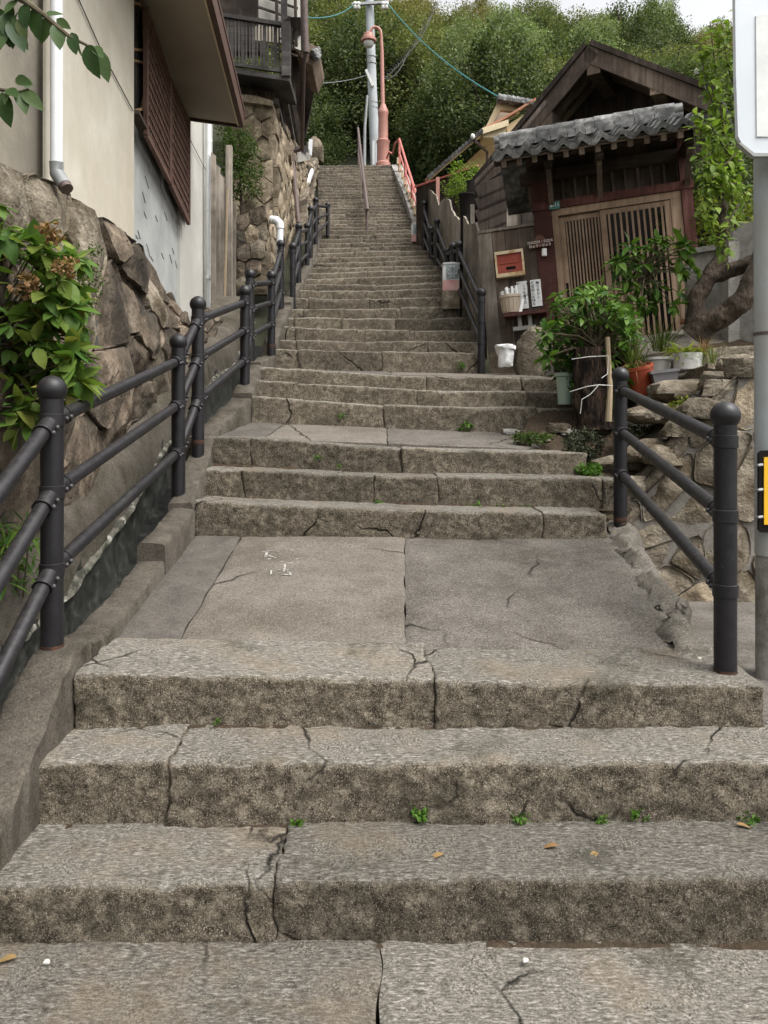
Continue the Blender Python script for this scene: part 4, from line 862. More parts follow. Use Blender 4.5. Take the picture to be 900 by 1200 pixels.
cw = wire('twisted black cable coil hanging from the pole into the trees', [P(449, 92, 24), P(478, 62, 27), P(512, 2, 30)], .018, M_WIRE, .3)
mb = MB(); pts = []
for k in range(160):
    t = k / 159; p = P(449, 92, 24).lerp(P(478, 62, 27), t * 2) if t < .5 else P(478, 62, 27).lerp(P(512, 2, 30), t * 2 - 1); w = t * 2 * math.pi * 24
    pts.append(p + V((math.cos(w), 0, math.sin(w))) * .085)
obj('coil', mb.tube(pts, .011, 5), M_WIRE, cw, True)
# ------------------------------------------------------------------ plank fence with wavy top (right of the stairs)
pf = thing('plank_fence', 'grey plank fence with a wavy sawn top beside the stairs', 'fence', P(545, 400, 8.6))
# fence line from near corner (565,428)@8.25 up to (497,290)@14
NP = 13; tops = [(564.5, 279), (560, 269), (554, 261), (548, 262), (544, 253), (538, 257), (533, 252), (529, 245), (524, 232), (518, 233), (514, 240), (508, 226), (503, 221), (497, 223)]
def fpt(x):
    t = (564.5 - x) / 67.5; d = 8.25 + 5.6 * t ** 1.1; return d
for k in range(NP):
    (xa, ya), (xb, yb) = tops[k], tops[k + 1]; da, db = fpt(xa), fpt(xb); u = .05
    yba = 432 - (564.5 - xa) * 1.95; ybb = 432 - (564.5 - xb) * 1.95; d2 = fpt(xb + u)
    ym = (ya + yb) / 2 + (-3 if k % 3 == 1 else 1); dm = (da + d2) / 2; xm = (xa + xb + u) / 2
    mb = MB(); mb.prism([P(xa - .15, ya + 1, da), P(xm, ym - 1, dm), P(xb + u, yb + 1, d2), P(xb + u, ybb, d2), P(xa - .15, yba, da)], (.025, .008, 0)); obj('plank', mb, M_WD_GREY, pf)
for k, x in enumerate((560, 540, 520)): obj('post', MB().bar(P(x, 430 - (564.5 - x) * 1.95, fpt(x)) + V((.07, .05, 0)), P(x, 285 - (564.5 - x) * .85, fpt(x)) + V((.07, .05, 0)), .07, .07, (0, 1, 0)), M_WD_GREY, pf)
o = obj('post', MB().bar(P(499, 300, 14.2), P(498.5, 217, 14.2), .12, .12, (0, 1, 0)), M_WD_GREY, pf)
# ------------------------------------------------------------------ gate facade frame (the old gate leans a little)
GO = P(565, 428, 8.25); TA, TAU = math.atan(.25), .088
gu0 = V((math.cos(TA), -math.sin(TA), 0)); gn = V((-math.sin(TA), -math.cos(TA), 0)); gz = V((0, 0, 1))
gu = gu0 * math.cos(TAU) + gz * math.sin(TAU); gw = gz * math.cos(TAU) - gu0 * math.sin(TAU)
def Gp(x, y, v=0.0):
    """photo pixel on the facade plane pushed v metres towards the stairs"""
    ray = P(x, y, 1.0) - V((0, 0, EYE)); o = V((0, 0, EYE)); t = ((GO + gn * v) - o).dot(gn) / ray.dot(gn); return o + ray * t
def guw(x, y, v=0.0):
    q = Gp(x, y, v) - GO; return q.dot(gu), q.dot(gw)
def GP(u, v, w): return GO + gu * u + gn * v + gw * w
GA = (gu, gn, gw)
def gbox(name, u0, u1, w0, w1, v0, v1, mat, parent):
    mb = MB(); mb.box(GP((u0 + u1) / 2, (v0 + v1) / 2, (w0 + w1) / 2), abs(u1 - u0), abs(v1 - v0), abs(w1 - w0), GA); return obj(name, mb, mat, parent)
def gboxp(name, x0, y0, x1, y1, v0, v1, mat, parent):
    a = guw(x0, y0, v1); b = guw(x1, y1, v1); return gbox(name, a[0], b[0], b[1], a[1], v0, v1, mat, parent)
# plank wall between fence corner and gate
pw = thing('plank_wall', 'brown plank wall with mailbox hanging on it beside the gate', 'fence', GO)
ua = [guw(x, 350)[0] for x in (566, 583, 598, 613, 634)]
wt = [guw(575, 272)[1], guw(590, 271)[1], guw(605, 269)[1], guw(622, 266)[1]]
for k in range(4): gbox('plank', ua[k] + .004, ua[k + 1] - .004, -.25 + .35 * (k < 1), wt[k], -.03 + .004 * (k % 2), .0 + .004 * (k % 2), M_WD_BRN if k else M_WD_GREY, pw)
gbox('cap_rail', ua[0], ua[4], wt[0] + .0, wt[0] + .03, -.05, .02, M_WD_GREY, pw)
gbox('footing', ua[0] + .01, ua[1] + .05, -.3, .12, -.06, .03, M_ROCK_TAN, pw)
# ------------------------------------------------------------------ roofed gate
gt = thing('roofed_gate', 'tiled roof gate with tan slatted sliding doors and red-brown posts', 'gate', GP(1.2, 0, 0))
uL, wTop = guw(646, 246); uR = guw(797, 222)[0]; uM = guw(711, 300)[0]
wLint = guw(700, 222)[1]; wBot = guw(660, 430)[1]
pl0 = guw(634, 300)[0] - .03
gbox('post', pl0 - .01, uL - .005, -.35, guw(632, 200)[1], -.10, .02, M_WD_RED, gt)
gbox('post', uR + .005, uR + .115, .02, guw(796, 160)[1], -.10, .03, M_WD_RED, gt)
gbox('lintel', pl0 - .02, uR + .13, wTop + .002, wTop + .085, -.09, .04, M_WD_RED, gt)
fr = .06
gbox('door_frame', uL, uR, wTop - .075, wTop, -.07, .01, M_WD_TAN, gt)
gbox('door_frame', uL, uL + .065, -.2, wTop - .076, -.07, .008, M_WD_TAN, gt)
gbox('door_frame', uR - .105, uR, -.2, wTop - .076, -.07, .008, M_WD_TAN, gt)
gbox('threshold', uL, uR, wBot - .02, wBot + .05, -.10, .03, M_WD_TAN, gt)
def door(u0, u1, v, n, boards=0.0, sw=.011):
    top = wTop - .085; bot = wBot + .055
    d = gbox('sliding_door', u0, u1, bot, bot + .10, v - .03, v, M_WD_TAN, gt)
    gbox('stile', u0, u0 + .06, bot + .10, top, v - .03, v, M_WD_TAN, d); gbox('stile', u1 - .06, u1, bot + .10, top, v - .03, v, M_WD_TAN, d)
    gbox('door_rail', u0 + .06, u1 - .06, top - .05, top, v - .03, v - .004, M_WD_TAN, d)
    hr = bot + .12; part = int(n * boards)
    for k in range(n):
        uu = u0 + .06 + (u1 - u0 - .12) * (k + .5) / n; gbox('slat', uu - sw, uu + sw, hr, top - .05, v - .026, v - .002, M_WD_TAN, d)
    for k in range(part * 2):
        a = u0 + .06 + (u1 - u0 - .12) * k / (2 * n); b = u0 + .06 + (u1 - u0 - .12) * (k + 1) / (2 * n); gbox('panel_board', a + .002, b - .002, hr, hr + .62, v - .040, v - .028, M_WD_TAN, d)
    for q in (.35, .7): gbox('cross_bar', u0 + .06, u1 - .06, hr + (top - hr) * q, hr + (top - hr) * q + .022, v - .05, v - .032, M_WD_DARKH, d)
    return d
d1_ = door(uL + .066, uM + .03, -.035, 11, 0, .0082); d2_ = door(uM - .03, uR - .106, .0, 10, .5)
gbox('door_pull', uL + .085, uL + .11, wTop - .95, wTop - .80, -.036, -.028, M_BLACK, d1_)
gbox('interior_wall', pl0, uR + .1, -.3, wTop + .3, -1.25, -1.2, M_BLACK, gt)
gbox('interior_screen', uL + .3, uM + .25, .6, wTop - .42, -.9, -.86, M_WD_DARK, gt)
# roof structure: beams, rafters, boarded soffit
wE = guw(700, 180, .45)[1]
gbox('beam', pl0 - .12, uR + .22, wTop + .32, wTop + .43, -.10, .03, M_WD_DARKH, gt)
gbox('back_boards', pl0 - .05, uR + .1, wTop + .09, wTop + .75, -.13, -.11, M_WD_BRN, gt)
for k in range(12):
    uu = pl0 + .05 + k * (uR - pl0) / 11.5; gbox('strut', uu, uu + .028, wTop + .09, wTop + .32, -.11, -.05, M_WD_BRN, gt)
for uu in (uL - .03, uM - .05, uR + .03):
    gbox('bracket_arm', uu, uu + .08, wTop + .33, wTop + .42, -.1, .50, M_WD_DARK, gt)
    mb = MB(); mb.bar(GP(uu + .04, .02, wTop + .05), GP(uu + .04, .36, wTop + .34), .05, .06); obj('brace', mb, M_WD_BRN, gt)
gbox('purlin', pl0 - .35, uR + .30, wTop + .43, wTop + .52, .38, .47, M_WD_DARKH, gt)
E0, E1 = .62, wTop + .44     # eave edge v and w
R0, R1 = -.15, wTop + .77    # ridge v and w
uA, uB = guw(578, 190, .6)[0], guw(829, 140, .6)[0]
def RP(u, s, lift=0.0):
    """point on the front roof slope, s = 0 eave .. 1 ridge"""
    n2 = V((R1 - E1, E0 - R0)).normalized(); return GP(u, E0 + (R0 - E0) * s + n2.x * lift, E1 + (R1 - E1) * s + n2.y * lift)
def roofslab(name, u0, u1, s0, s1, l0, l1, mat, parent):
    mb = MB(); mb.add([RP(u, s, l) for u in (u0, u1) for s in (s0, s1) for l in (l0, l1)], [(0, 1, 3, 2), (4, 6, 7, 5), (0, 4, 5, 1), (2, 3, 7, 6), (0, 2, 6, 4), (1, 5, 7, 3)]); return obj(name, mb, mat, parent)
sof = roofslab('soffit', uA + .03, uB - .03, -.02, 1, -.045, -.025, M_WD_SOF, gt)
roofslab('roof_back', uA + .02, uB - .02, .0, 1, -.02, .0, M_TILE, gt)
mb = MB(); mb.add([GP(u, v, w) for u in (uA + .02, uB - .02) for (v, w) in ((R0, R1 - .03), (R0 - .7, R1 - .5), (R0 - .7, R1 - .53), (R0, R1 - .08))], [(0, 1, 2, 3), (4, 7, 6, 5), (0, 4, 5, 1), (2, 6, 7, 3)]); obj('rear_slope', mb, M_TILE, gt)
for k in range(13):
    uu = uA + .08 + (uB - uA - .2) * k / 12; roofslab('rafter', uu, uu + .05, -.015, 1, -.105, -.046, M_WD_SOF, gt)
# pantiles: one S-shaped tile per column and course
ncol = 11; tw_ = (uB - uA) / ncol; crs = 3
def tile_mesh(u0, s0, s1):
    prof = []
    for i in range(13):
        t = i / 12; uu = u0 + tw_ * (t * 1.06)
        h = .014 + .040 * math.exp(-((t - .72) / .16) ** 2) - .020 * math.sin(math.pi * min(1, t / .55)) * (t < .55)
        prof.append((uu, h))
    mb = MB(); vs = []
    for (s, ex) in ((s0, .032), (s0, .012), (s1, .0)):
        for (uu, h) in prof: vs.append(RP(uu, s, h + ex))
    for (uu, h) in prof: vs.append(RP(uu, s0, h - .028))
    n = 13; fs = []
    for (a, b) in ((3, 0), (0, 2)): fs += [(a * n + i, a * n + i + 1, b * n + i + 1, b * n + i) for i in range(n - 1)]
    return mb.add(vs, fs)
for c in range(crs):
    for k in range(ncol): obj('roof_tile', tile_mesh(uA + k * tw_, -.06 + c * .34, -.06 + (c + 1) * .34 + .05), M_TILE, gt, True, 60)
# ridge: stacked flat tiles with round caps
def noshi(w, v, h, nseg, parent):
    for k in range(nseg):
        a = uA + .04 + (uB - uA - .22) * k / nseg; b = uA + .04 + (uB - uA - .22) * (k + 1) / nseg; gbox('ridge_tile', a + .003, b - .003, w, w + h, R0 - v, R0 + v, M_TILE, parent)
noshi(R1 - .02, .15, .045, 10, gt); noshi(R1 + .03, .135, .04, 9, gt); noshi(R1 + .075, .12, .04, 10, gt)
for k in range(9):
    a = uA + .04 + (uB - uA - .22) * k / 9; b = uA + .04 + (uB - uA - .22) * (k + 1) / 9
    obj('ridge_cap', MB().tube([GP(a + .004, R0, R1 + .12), GP(b + .012, R0, R1 + .12)], [.082, .075], 14), M_TILE, gt, True)
for (uu, s) in ((uA + .0, -1), (uB - .19, 1)):
    for k in range(3): obj('end_tile', MB().tube([GP(uu - .02, R0 + .01, R1 + .0 + k * .055), GP(uu + .10, R0 + .01, R1 + .0 + k * .055)], .045 + .012 * k, 12), M_TILE, gt, True)
# address plate
ap = gboxp('address_plate', 643, 237, 656.5, 244, .041, .047, plain('teal_enamel', (.02, .12, .10), .4), gt)
def text_mesh(body, size, name):
    cu = bpy.data.curves.new(name, 'FONT'); cu.body = body; cu.size = size; cu.align_x = 'CENTER'; cu.align_y = 'CENTER'; cu.extrude = .001; cu.resolution_u = 2
    o = bpy.data.objects.new(name, cu); COL.objects.link(o); bpy.context.view_layer.update()
    me = bpy.data.meshes.new_from_object(o.evaluated_get(bpy.context.evaluated_depsgraph_get())); COL.objects.unlink(o); bpy.data.objects.remove(o); return me
def gtext(name, body, size, x, y, v, mat, parent, sx=1.0):
    me = text_mesh(body, size, name); me.materials.clear(); me.materials.append(mat); p = Gp(x, y, v)
    m = Matrix((gu * sx, gw, gn)).transposed().to_4x4(); o = bpy.data.objects.new(name, me); COL.objects.link(o); o.parent = parent
    if parent.type == 'EMPTY': o.matrix_parent_inverse = Matrix.Translation(-V(parent['base']))
    o.matrix_basis = Matrix.Translation(p) @ m; return o
gtext('lettering', '8-11', .055, 650, 240.3, .0485, M_PAPER, ap)
# small things on the wall
mbx = thing('mailbox', 'red mailbox with rusty white frame on the plank wall', 'mailbox', Gp(597, 323, .0))
a = guw(579.5, 297, .1); b = guw(615, 320, .1); 
gbox('body', a[0] + .01, b[0] - .01, b[1] + .02, a[1] - .01, -.005, .09, M_MAIL, mbx)
gbox('frame', a[0], b[0], a[1] - .022, a[1] + .01, -.004, .112, M_MAILF, mbx); gbox('frame', a[0], b[0], b[1] - .012, b[1] + .026, -.004, .108, M_MAILF, mbx)
gbox('frame', a[0] - .002, a[0] + .018, b[1] + .026, a[1] - .022, -.004, .108, M_MAILF, mbx); gbox('frame', b[0] - .018, b[0] + .002, b[1] + .026, a[1] - .022, -.004, .108, M_MAILF, mbx)
uc = (a[0] + b[0]) / 2; wc = (a[1] + b[1]) / 2
gbox('flap', a[0] + .05, b[0] - .05, wc + .0, wc + .07, .09, .098, M_MAIL, mbx); gbox('slot', uc - .04, uc + .06, wc - .065, wc - .035, .09, .094, M_BLACK, mbx); gbox('knob', uc - .005, uc + .02, wc - .095, wc - .08, .09, .10, M_BSTEEL, mbx)
ns = thing('name_board', 'small brown house-shaped board with white lettering on the gate post', 'sign', Gp(633, 292, .06))
a = guw(620.5, 291, .06); bq = [guw(x, y, .06) for x, y in ((620.5, 291.5), (645.5, 287.5), (645, 280), (639, 279.5), (634, 275), (630, 275.5), (626, 281.5), (620, 284))]
mb = MB(); mb.prism([GP(u, .045, w) for u, w in bq], gn * .02); nb = obj('board', mb, nmat('brown_signboard', [(.3, (.07, .03, .018)), (.7, (.11, .05, .03))], 9, 5, .7, .2, 40), ns)
gtext('lettering', 'ロロロロ・ロロス', .034, 633, 283.3, .0675, M_PAPER, nb); gtext('lettering', 'ひょう・ひょう', .034, 633, 287.8, .0675, M_PAPER, nb)
gtext('lettering', '・・・', .03, 632, 279, .0675, M_STAKE, nb)
ch = obj('door_chime', MB().tube([Gp(637.8, 300, .05), Gp(637.8, 291.5, .05)], [.028, .028], 12), M_WHITE, None, True); tag(ch, 'small white door chime below the house-shaped name board', 'doorbell')
n1 = gboxp('notice', 605, 330.5, 620, 361, .02, .026, M_PAPER, None); tag(n1, 'left handwritten white notice board partly behind the basket of papers', 'notice')
n2 = gboxp('notice', 621, 328.5, 636, 358, .02, .026, M_PAPER, None); tag(n2, 'right handwritten white notice board beside the gate door', 'notice')
for (body, x, y) in (('ご\n自\n由\nに\nお\n持\nち', 624.9, 344), ('帰\nり\nま\nせ\nん', 630.5, 340)): gtext('lettering', body, .038, x, y, .0275, M_INK, n2)
for (body, x, y) in (('く\nつ\nを\n書\nき\nの', 614.8, 345), ('こ\nの', 618.2, 344)): gtext('lettering', body, .036 if y == 345 else .026, x, y, .0275, M_INK, n1)
for (n_, x0, x1, y0) in ((n1, 607, 617.5, 332.5), (n2, 623.5, 629, 331)):
    for x in (x0, x1): obj('pin', MB().ball(Gp(x, y0, .028), .007, 8, 6), M_INK, n_, True)
# shelf on a boulder, with basket of rolled papers
sh = thing('shelf', 'plank shelf resting on a pale bracket over the boulder', 'shelf', Gp(610, 372, .1))
a = guw(591, 372, .2); b = guw(640, 366, .2); gbox('board', a[0], b[0], a[1] - .0, a[1] + .035, .0, .24, M_WD_RED, sh)
for x in (609, 621): c = guw(x, 373, .12); gbox('bracket', c[0] - .02, c[0] + .02, c[1] - .11, a[1] - .001, .08, .16, M_CONC, sh)
c = guw(615, 385, .12); gbox('bracket', c[0] - .12, c[0] + .12, a[1] - .15, a[1] - .11, .06, .18, M_CONC, sh)
bk = thing('basket', 'tan plastic basket full of rolled white papers on the shelf', 'basket', Gp(600, 370, .13))
bc = Gp(599.5, 370.2, .13); bc += gw * .03
s_ = 8.1 / F
obj('tub', MB().lathe(bc, [(9.5 * s_, 0), (10.0 * s_, .02), (11.6 * s_, 17 * s_), (12.6 * s_, 17.5 * s_), (12.6 * s_, 20.5 * s_), (11.2 * s_, 20.5 * s_), (10.8 * s_, 16 * s_)], 22, gw), M_BASK, bk, True, 30)
for k in range(16):
    q = 2 * math.pi * k / 16; e = gu * math.cos(q) + gn * math.sin(q); obj('rib', MB().bar(bc + e * 10.0 * s_ + gw * .02, bc + e * 11.6 * s_ + gw * 16 * s_, .008, .006), M_BASK, bk)
rp_ = random.Random(8)
for k in range(14):
    q = rp_.uniform(0, 6.28); r_ = rp_.uniform(.01, .085); e = (gu * math.cos(q) + gn * math.sin(q)) * r_; t = gw + gu * rp_.uniform(-.3, .3) + gn * rp_.uniform(-.2, .2)
    obj('paper_roll', MB().tube([bc + e + gw * .08, bc + e + gw * .08 + t.normalized() * rp_.uniform(.16, .21)], .014, 8), M_PAPER, bk, True)
o = obj('leaning_card', MB().prism([Gp(607, 370.5, .2), Gp(611, 370, .2), Gp(614.5, 350, .12), Gp(611.5, 350.5, .12)], gn * .006), M_PAPER); tag(o, 'narrow white card leaning between basket and notices', 'card')
boulder('boulder', 'smooth dark grey boulder under the plank shelf', P(624, 416, 7.55) , .20, .17, .30, M_ROCK_GR, 21, rough=.3, cut=-.9)
bn = thing('waste_bin', 'small waste bin lined with a crumpled white plastic bag', 'bin', P(592, 430, 7.5))
bp = P(592.5, 430, 7.5); s_ = 7.5 / F
mb = MB(); prof = [(7 * s_, 0), (8.0 * s_, .01), (10.5 * s_, 23 * s_), (11.2 * s_, 25 * s_), (9.8 * s_, 25.5 * s_), (9.3 * s_, 20 * s_)]; mb.lathe(bp, [(prof[i][0] + (prof[i + 1][0] - prof[i][0]) * t / 4, prof[i][1] + (prof[i + 1][1] - prof[i][1]) * t / 4) for i in range(5) for t in range(4)], 30)
for q in mb.v: e = q * 14; q += V((noise.noise(e), noise.noise(e + V((5, 0, 0))), noise.noise(e + V((0, 7, 0))) * .8)) * .03
obj('bag', mb, M_BAG, bn, True, 60); obj('tub', MB().lathe(bp, [(6.5 * s_, .0), (9 * s_, 20 * s_)], 20), M_WHITE, bn, True)
mb = MB(); mb.lathe(bp + V((0, 0, 23 * s_)), [(11.0 * s_, -.02), (12.2 * s_, .0), (11.4 * s_, .02)], 26)
for q in mb.v: e = q * 18; q += V((noise.noise(e), noise.noise(e + V((5, 0, 0))), noise.noise(e + V((0, 7, 0))))) * .02
obj('bag_rim', mb, M_BAG, bn, True, 60)
# ------------------------------------------------------------------ main house gable behind the gate
TB = math.atan(.60); hu = V((math.cos(TB), -math.sin(TB), 0)); hn = V((-math.sin(TB), -math.cos(TB), 0)); HO = P(690, 55, 10.2)
def Hp(x, y, v=0.0):
    ray = P(x, y, 1.0) - V((0, 0, EYE)); o = V((0, 0, EYE)); t = ((HO + hn * v) - o).dot(hn) / ray.dot(hn); return o + ray * t
mh = thing('gabled_house', 'old dark timber house whose gable rises behind the roofed gate', 'house', P(700, 330, 10.5))
ap_ = Hp(690, 55); lf = Hp(553, 222); rt = Hp(842, 114)
up = V((0, 0, 1)); back = -hn * 4.0
for (a, b, nm) in ((ap_, lf, 0), (ap_, rt, 1)):
    dr = (b - a).normalized(); nn = hn.cross(dr); nn = nn if nn.z > 0 else -nn
    mb = MB(); mb.prism([a + nn * .02, b + nn * .02, b + nn * .07, a + nn * .07 + up * .02], back); rf = obj('roof', mb, M_TILE, mh)
    mb = MB(); mb.prism([a + hn * .01 - nn * .19, b + hn * .01 - nn * .19, b + hn * .01 + nn * .015, a + hn * .01 + nn * .015], -hn * .05); obj('bargeboard', mb, M_WD_BRN, rf)
    mb = MB(); mb.prism([a + hn * .05 + nn * .018, b + hn * .05 + nn * .018, b + hn * .05 + nn * .085, a + hn * .05 + nn * .085], -hn * .10); obj('roof_edge', mb, M_WD_DARK, rf)
    L = (b - a).length; k = 0
    nb_ = int(L / .17)
    for k in range(nb_):       # soffit boards run along the slope between rafters
        s0 = .04 + k * (L - .06) / nb_; q = a + dr * s0 - hn * .06
        mb = MB(); mb.prism([q + nn * .0, q + dr * .16 + nn * .0, q + dr * .16 + nn * .018, q + nn * .018], -hn * .85); obj('soffit_board', mb, M_SOF2 if k % 3 else M_WD_SOF, rf)
    for j in range(3):
        q = -hn * (.10 + .30 * j) - nn * .07; obj('rafter', MB().bar(a + q + dr * .05, b + q - dr * .02, .06, .07, nn), M_WD_SOF, rf)
for (x, y, w) in ((697, 80, .17), (771, 103, .17), (641, 140, .17)):
    p = Hp(x, y, -.06); mb = MB(); mb.box(p - hn * .45, w, 1.0, w * 1.15, (hu, hn, up)); obj('purlin', mb, M_WD_BRN, mh)
    mb = MB(); mb.box(p + hn * .056, w * 1.04, .01, w * 1.2, (hu, hn, up)); obj('purlin_end', mb, M_WD_SOF, mh)
# recessed gable wall of dark boards
q0 = Hp(690, 58, 0) - hn * .85; wl = Hp(556, 222, 0) - hn * .85; wr = Hp(842, 117, 0) - hn * .85
nbd = 16
def gz_top(t):
    w = wl.lerp(wr, t); ta = (q0 - wl).dot(hu) / (wr - wl).dot(hu)
    return (wl.z + (q0.z - wl.z) * t / ta) if t < ta else (q0.z + (wr.z - q0.z) * (t - ta) / (1 - ta))
for k in range(nbd):
    t0, t1 = k / nbd, (k + 1) / nbd; a = wl + hu * ((wr - wl).dot(hu)) * t0; b = wl + hu * ((wr - wl).dot(hu)) * t1 - hu * .008
    zb = EYE + .6; mb = MB(); mb.prism([V((a.x, a.y, zb)), V((b.x, b.y, zb)), V((b.x, b.y, gz_top(t1))), V((a.x, a.y, gz_top(t0)))], -hn * (.03 + .004 * (k % 2))); obj('wall_board', mb, M_WD_DARK, mh)
# left side: lower eave with gutter, dark opening, grey boards
mb = MB(); mb.prism([P(557, 222, 10.6), P(632, 170, 10.6), P(640, 330, 10.6), P(557, 330, 10.6)], (0, .1, 0)); obj('side_wall', mb, M_BLACK, mh)
for k in range(6):
    y = 205 + k * 14; obj('weatherboard', MB().bar(P(559, y + 22, 10.5), P(622, y - 5, 10.4), .03, .20), M_WD_DARK, mh)
mb = MB(); mb.prism([P(594, 195, 9.4), P(607, 193, 9.4), P(611, 262, 9.4), P(594, 268, 9.4)], (0, .04, 0)); obj('grey_board', mb, M_WD_GREY, mh)
mb = MB(); mb.prism([P(610, 205, 9.35), P(628, 200, 9.35), P(628, 275, 9.35), P(612, 278, 9.35)], (0, .04, 0)); obj('grey_board', mb, M_WD_DARK, mh)
gutter = obj('gutter', MB().tube([P(552, 220, 9.95), P(600, 170, 10.0), P(640, 120, 10.05)], .035, 10), M_WD_DARK, mh, True)
obj('downpipe', MB().tube([P(552, 212, 9.9), P(551, 226, 9.9), P(547, 232, 9.9)], .05, 10), M_BLACK, mh, True)
obj('hopper', MB().lathe(P(547, 240, 9.9), [(.09, -.12), (.10, .10), (.115, .12), (.11, .14)], 12), M_BLACK, mh, True)
obj('downpipe', MB().tube([P(547, 240, 9.9), P(547, 330, 9.9)], .085, 12), M_BLACK, mh, True)
obj('post', MB().bar(P(554, 330, 9.6), P(553.5, 240, 9.6), .05, .05, (0, 1, 0)), M_WD_GREY, mh)
obj('finial', MB().ball(Hp(817, 87) + up * .04, .035, 10, 8), M_WHITE, mh, True)
# ------------------------------------------------------------------ yellow stucco house further up
yh = thing('yellow_house', 'yellow stucco house with tiled eaves beyond the plank fence', 'house', P(570, 260, 16))
D = 15.4
mb = MB(); mb.prism([P(520, 215, D + .5), P(562, 176, D + .5), P(596, 158, D + .5), P(625, 130, D + .5), P(700, 125, D + .5), P(700, 330, D + .5), P(520, 330, D + .5)], (0, .3, 0)); obj('wall', mb, M_YEL, yh)
edge = [(503, 210), (533, 184), (562, 157)]
def slabroof(px, d0, d1, th, mat, nm, parent=yh):
    mb = MB(); n = len(px); vs = [P(x, y, d0) for x, y in px] + [P(x, y, d0) + V((0, d1 - d0, (d1 - d0) * .25)) for x, y in px]
    vs2 = [q + V((0, 0, th)) for q in vs]; fs = []
    for i in range(n - 1): fs += [(i, i + 1, n + i + 1, n + i), (2 * n + i, 3 * n + i, 3 * n + i + 1, 2 * n + i + 1), (i, 2 * n + i, 2 * n + i + 1, i + 1), (n + i, n + i + 1, 3 * n + i + 1, 3 * n + i)]
    fs += [(0, n, 3 * n, 2 * n), (n - 1, 3 * n - 1, 4 * n - 1, 2 * n - 1)]
    return obj(nm, mb.add(vs + vs2, fs), mat, parent)
slabroof([(503, 211), (533, 185), (566, 157)], D - .55, D + .6, .05, M_YEL, 'soffit'); r1 = slabroof([(502, 208.5), (533, 181.5), (565, 154)], D - .62, D + .6, .05, M_TERRA, 'roof')
for k in range(16):
    t = k / 15; x = 503 + 61 * t; y = 208 - 53 * t; obj('eave_tile', MB().tube([P(x, y - 1.5, D - .66), P(x, y - 1.5, D - .2)], .045, 8), M_TILE, r1, True)
slabroof([(565, 157), (596, 147)], D - .6, D + .5, .12, M_YELW, 'soffit')
mb = MB(); mb.prism([P(566, 154, D - .5), P(594, 147, D - .5), P(592, 158, D - .5), P(584, 161, D - .5), P(566, 161, D - .5)], (0, .5, 0)); obj('fascia', mb, M_YELW, yh)
mb = MB(); mb.prism([P(594, 147, D - .1), P(625, 127, D - .1), P(625, 160, D - .1), P(594, 165, D - .1)], (0, .1, 0)); obj('wall', mb, M_YEL, yh)
slabroof([(567, 152), (592, 139), (628, 117)], D - .25, D + .6, .05, M_TERRA, 'roof')
mb = MB(); mb.prism([P(568, 151, D + .0), P(583.5, 119, D + .0), P(612, 124, D + .0), P(609, 131, D + .0), P(587, 128.5, D + .0), P(575, 149, D + .0)], (0, .12, 0)); obj('gable_trim', mb, M_YELW, yh)
mb = MB(); mb.prism([P(575, 150, D + .3), P(587, 128, D + .3), P(610, 131, D + .3), P(592, 143, D + .3)], (0, .1, 0)); obj('gable_recess', mb, M_SOFFIT, yh)
for k in range(8):
    x = 583 + k * 5.4; y = 115 + k * .9; obj('ridge_tile', MB().tube([P(x, y, D - .1), P(x + 5.6, y + 1.0, D - .1)], [.10, .085], 10), M_TILE, yh, True)
for k in range(8): obj('ridge_tile', MB().bar(P(583 + k * 5.4, 118 + k * .9, D - .1), P(588 + k * 5.4, 119 + k * .9, D - .1), .3, .05), M_TILE, yh)
ol = obj('roof_vent', MB().ball(P(554, 160, D - .7), .045, 12, 8, 1.3), M_WHITE, yh, True)
obj('downpipe', MB().tube([P(556, 165, D - .6), P(571, 178, D - .1), P(571, 200, D - .1)], .03, 8), M_BSTEEL, yh, True)
ll = thing('lean_to', 'low red-edged lean-to roof in front of the yellow house', 'shed', P(525, 250, 13.2))
obj('roof_edge', MB().bar(P(486, 219, 13.6), P(560, 194, 12.4), .03, .03), M_REDP, ll)
mb = MB(); mb.prism([P(488, 219.5, 13.6), P(560, 195, 12.4), P(560, 260, 12.6), P(488, 290, 13.8)], (0, .1, 0)); obj('wall', mb, M_WD_DARK, ll)
obj('post', MB().bar(P(513, 260, 13.0), P(513, 208, 13.0), .06, .06, (0, 1, 0)), M_PINK, ll)
# ------------------------------------------------------------------ garden terrace at the right
zt_d = [(4.7, -.46), (5.2, -.33), (5.6, -.17), (6.0, .05), (6.4, .22), (7.0, .52), (7.6, .66), (8.4, .70)]
zt_x = [(1.5, -.50), (1.65, -.40), (1.9, -.10), (2.15, .14), (2.35, .33), (2.7, .42), (3.6, .5)]
def tz(x, d): return EYE + max(interp(zt_d, d) + .16 * max(0, x - 1.6), interp(zt_x, x) if d < 7 else -9)
vs = []; nx_, ny_ = 60, 80
for j in range(ny_ + 1):
    for i in range(nx_ + 1):
        d = 4.78 + (8.6 - 4.78) * j / ny_; xl = interp([(4.78, 1.45), (5.1, 1.28), (5.6, 1.02), (5.95, 1.15), (6.1, 1.45), (7.2, 1.45), (7.6, 1.45), (8.6, 1.45)], d); x = xl + (4.6 - xl) * (i / nx_) ** 1.3
        z = tz(x, d) + noise.noise(V((x, d, 0)) * 4) * .025 + noise.noise(V((x, d, 3)) * 14) * .014 + noise.noise(V((x, d, 3)) * 38) * .008
        if d > 6.15 and x < 2.0: z -= .30 * min(1, (2.0 - x) / .45) * min(1, (d - 6.15) / .4)
        vs.append(V((x, d, z)))
W_ = nx_ + 1
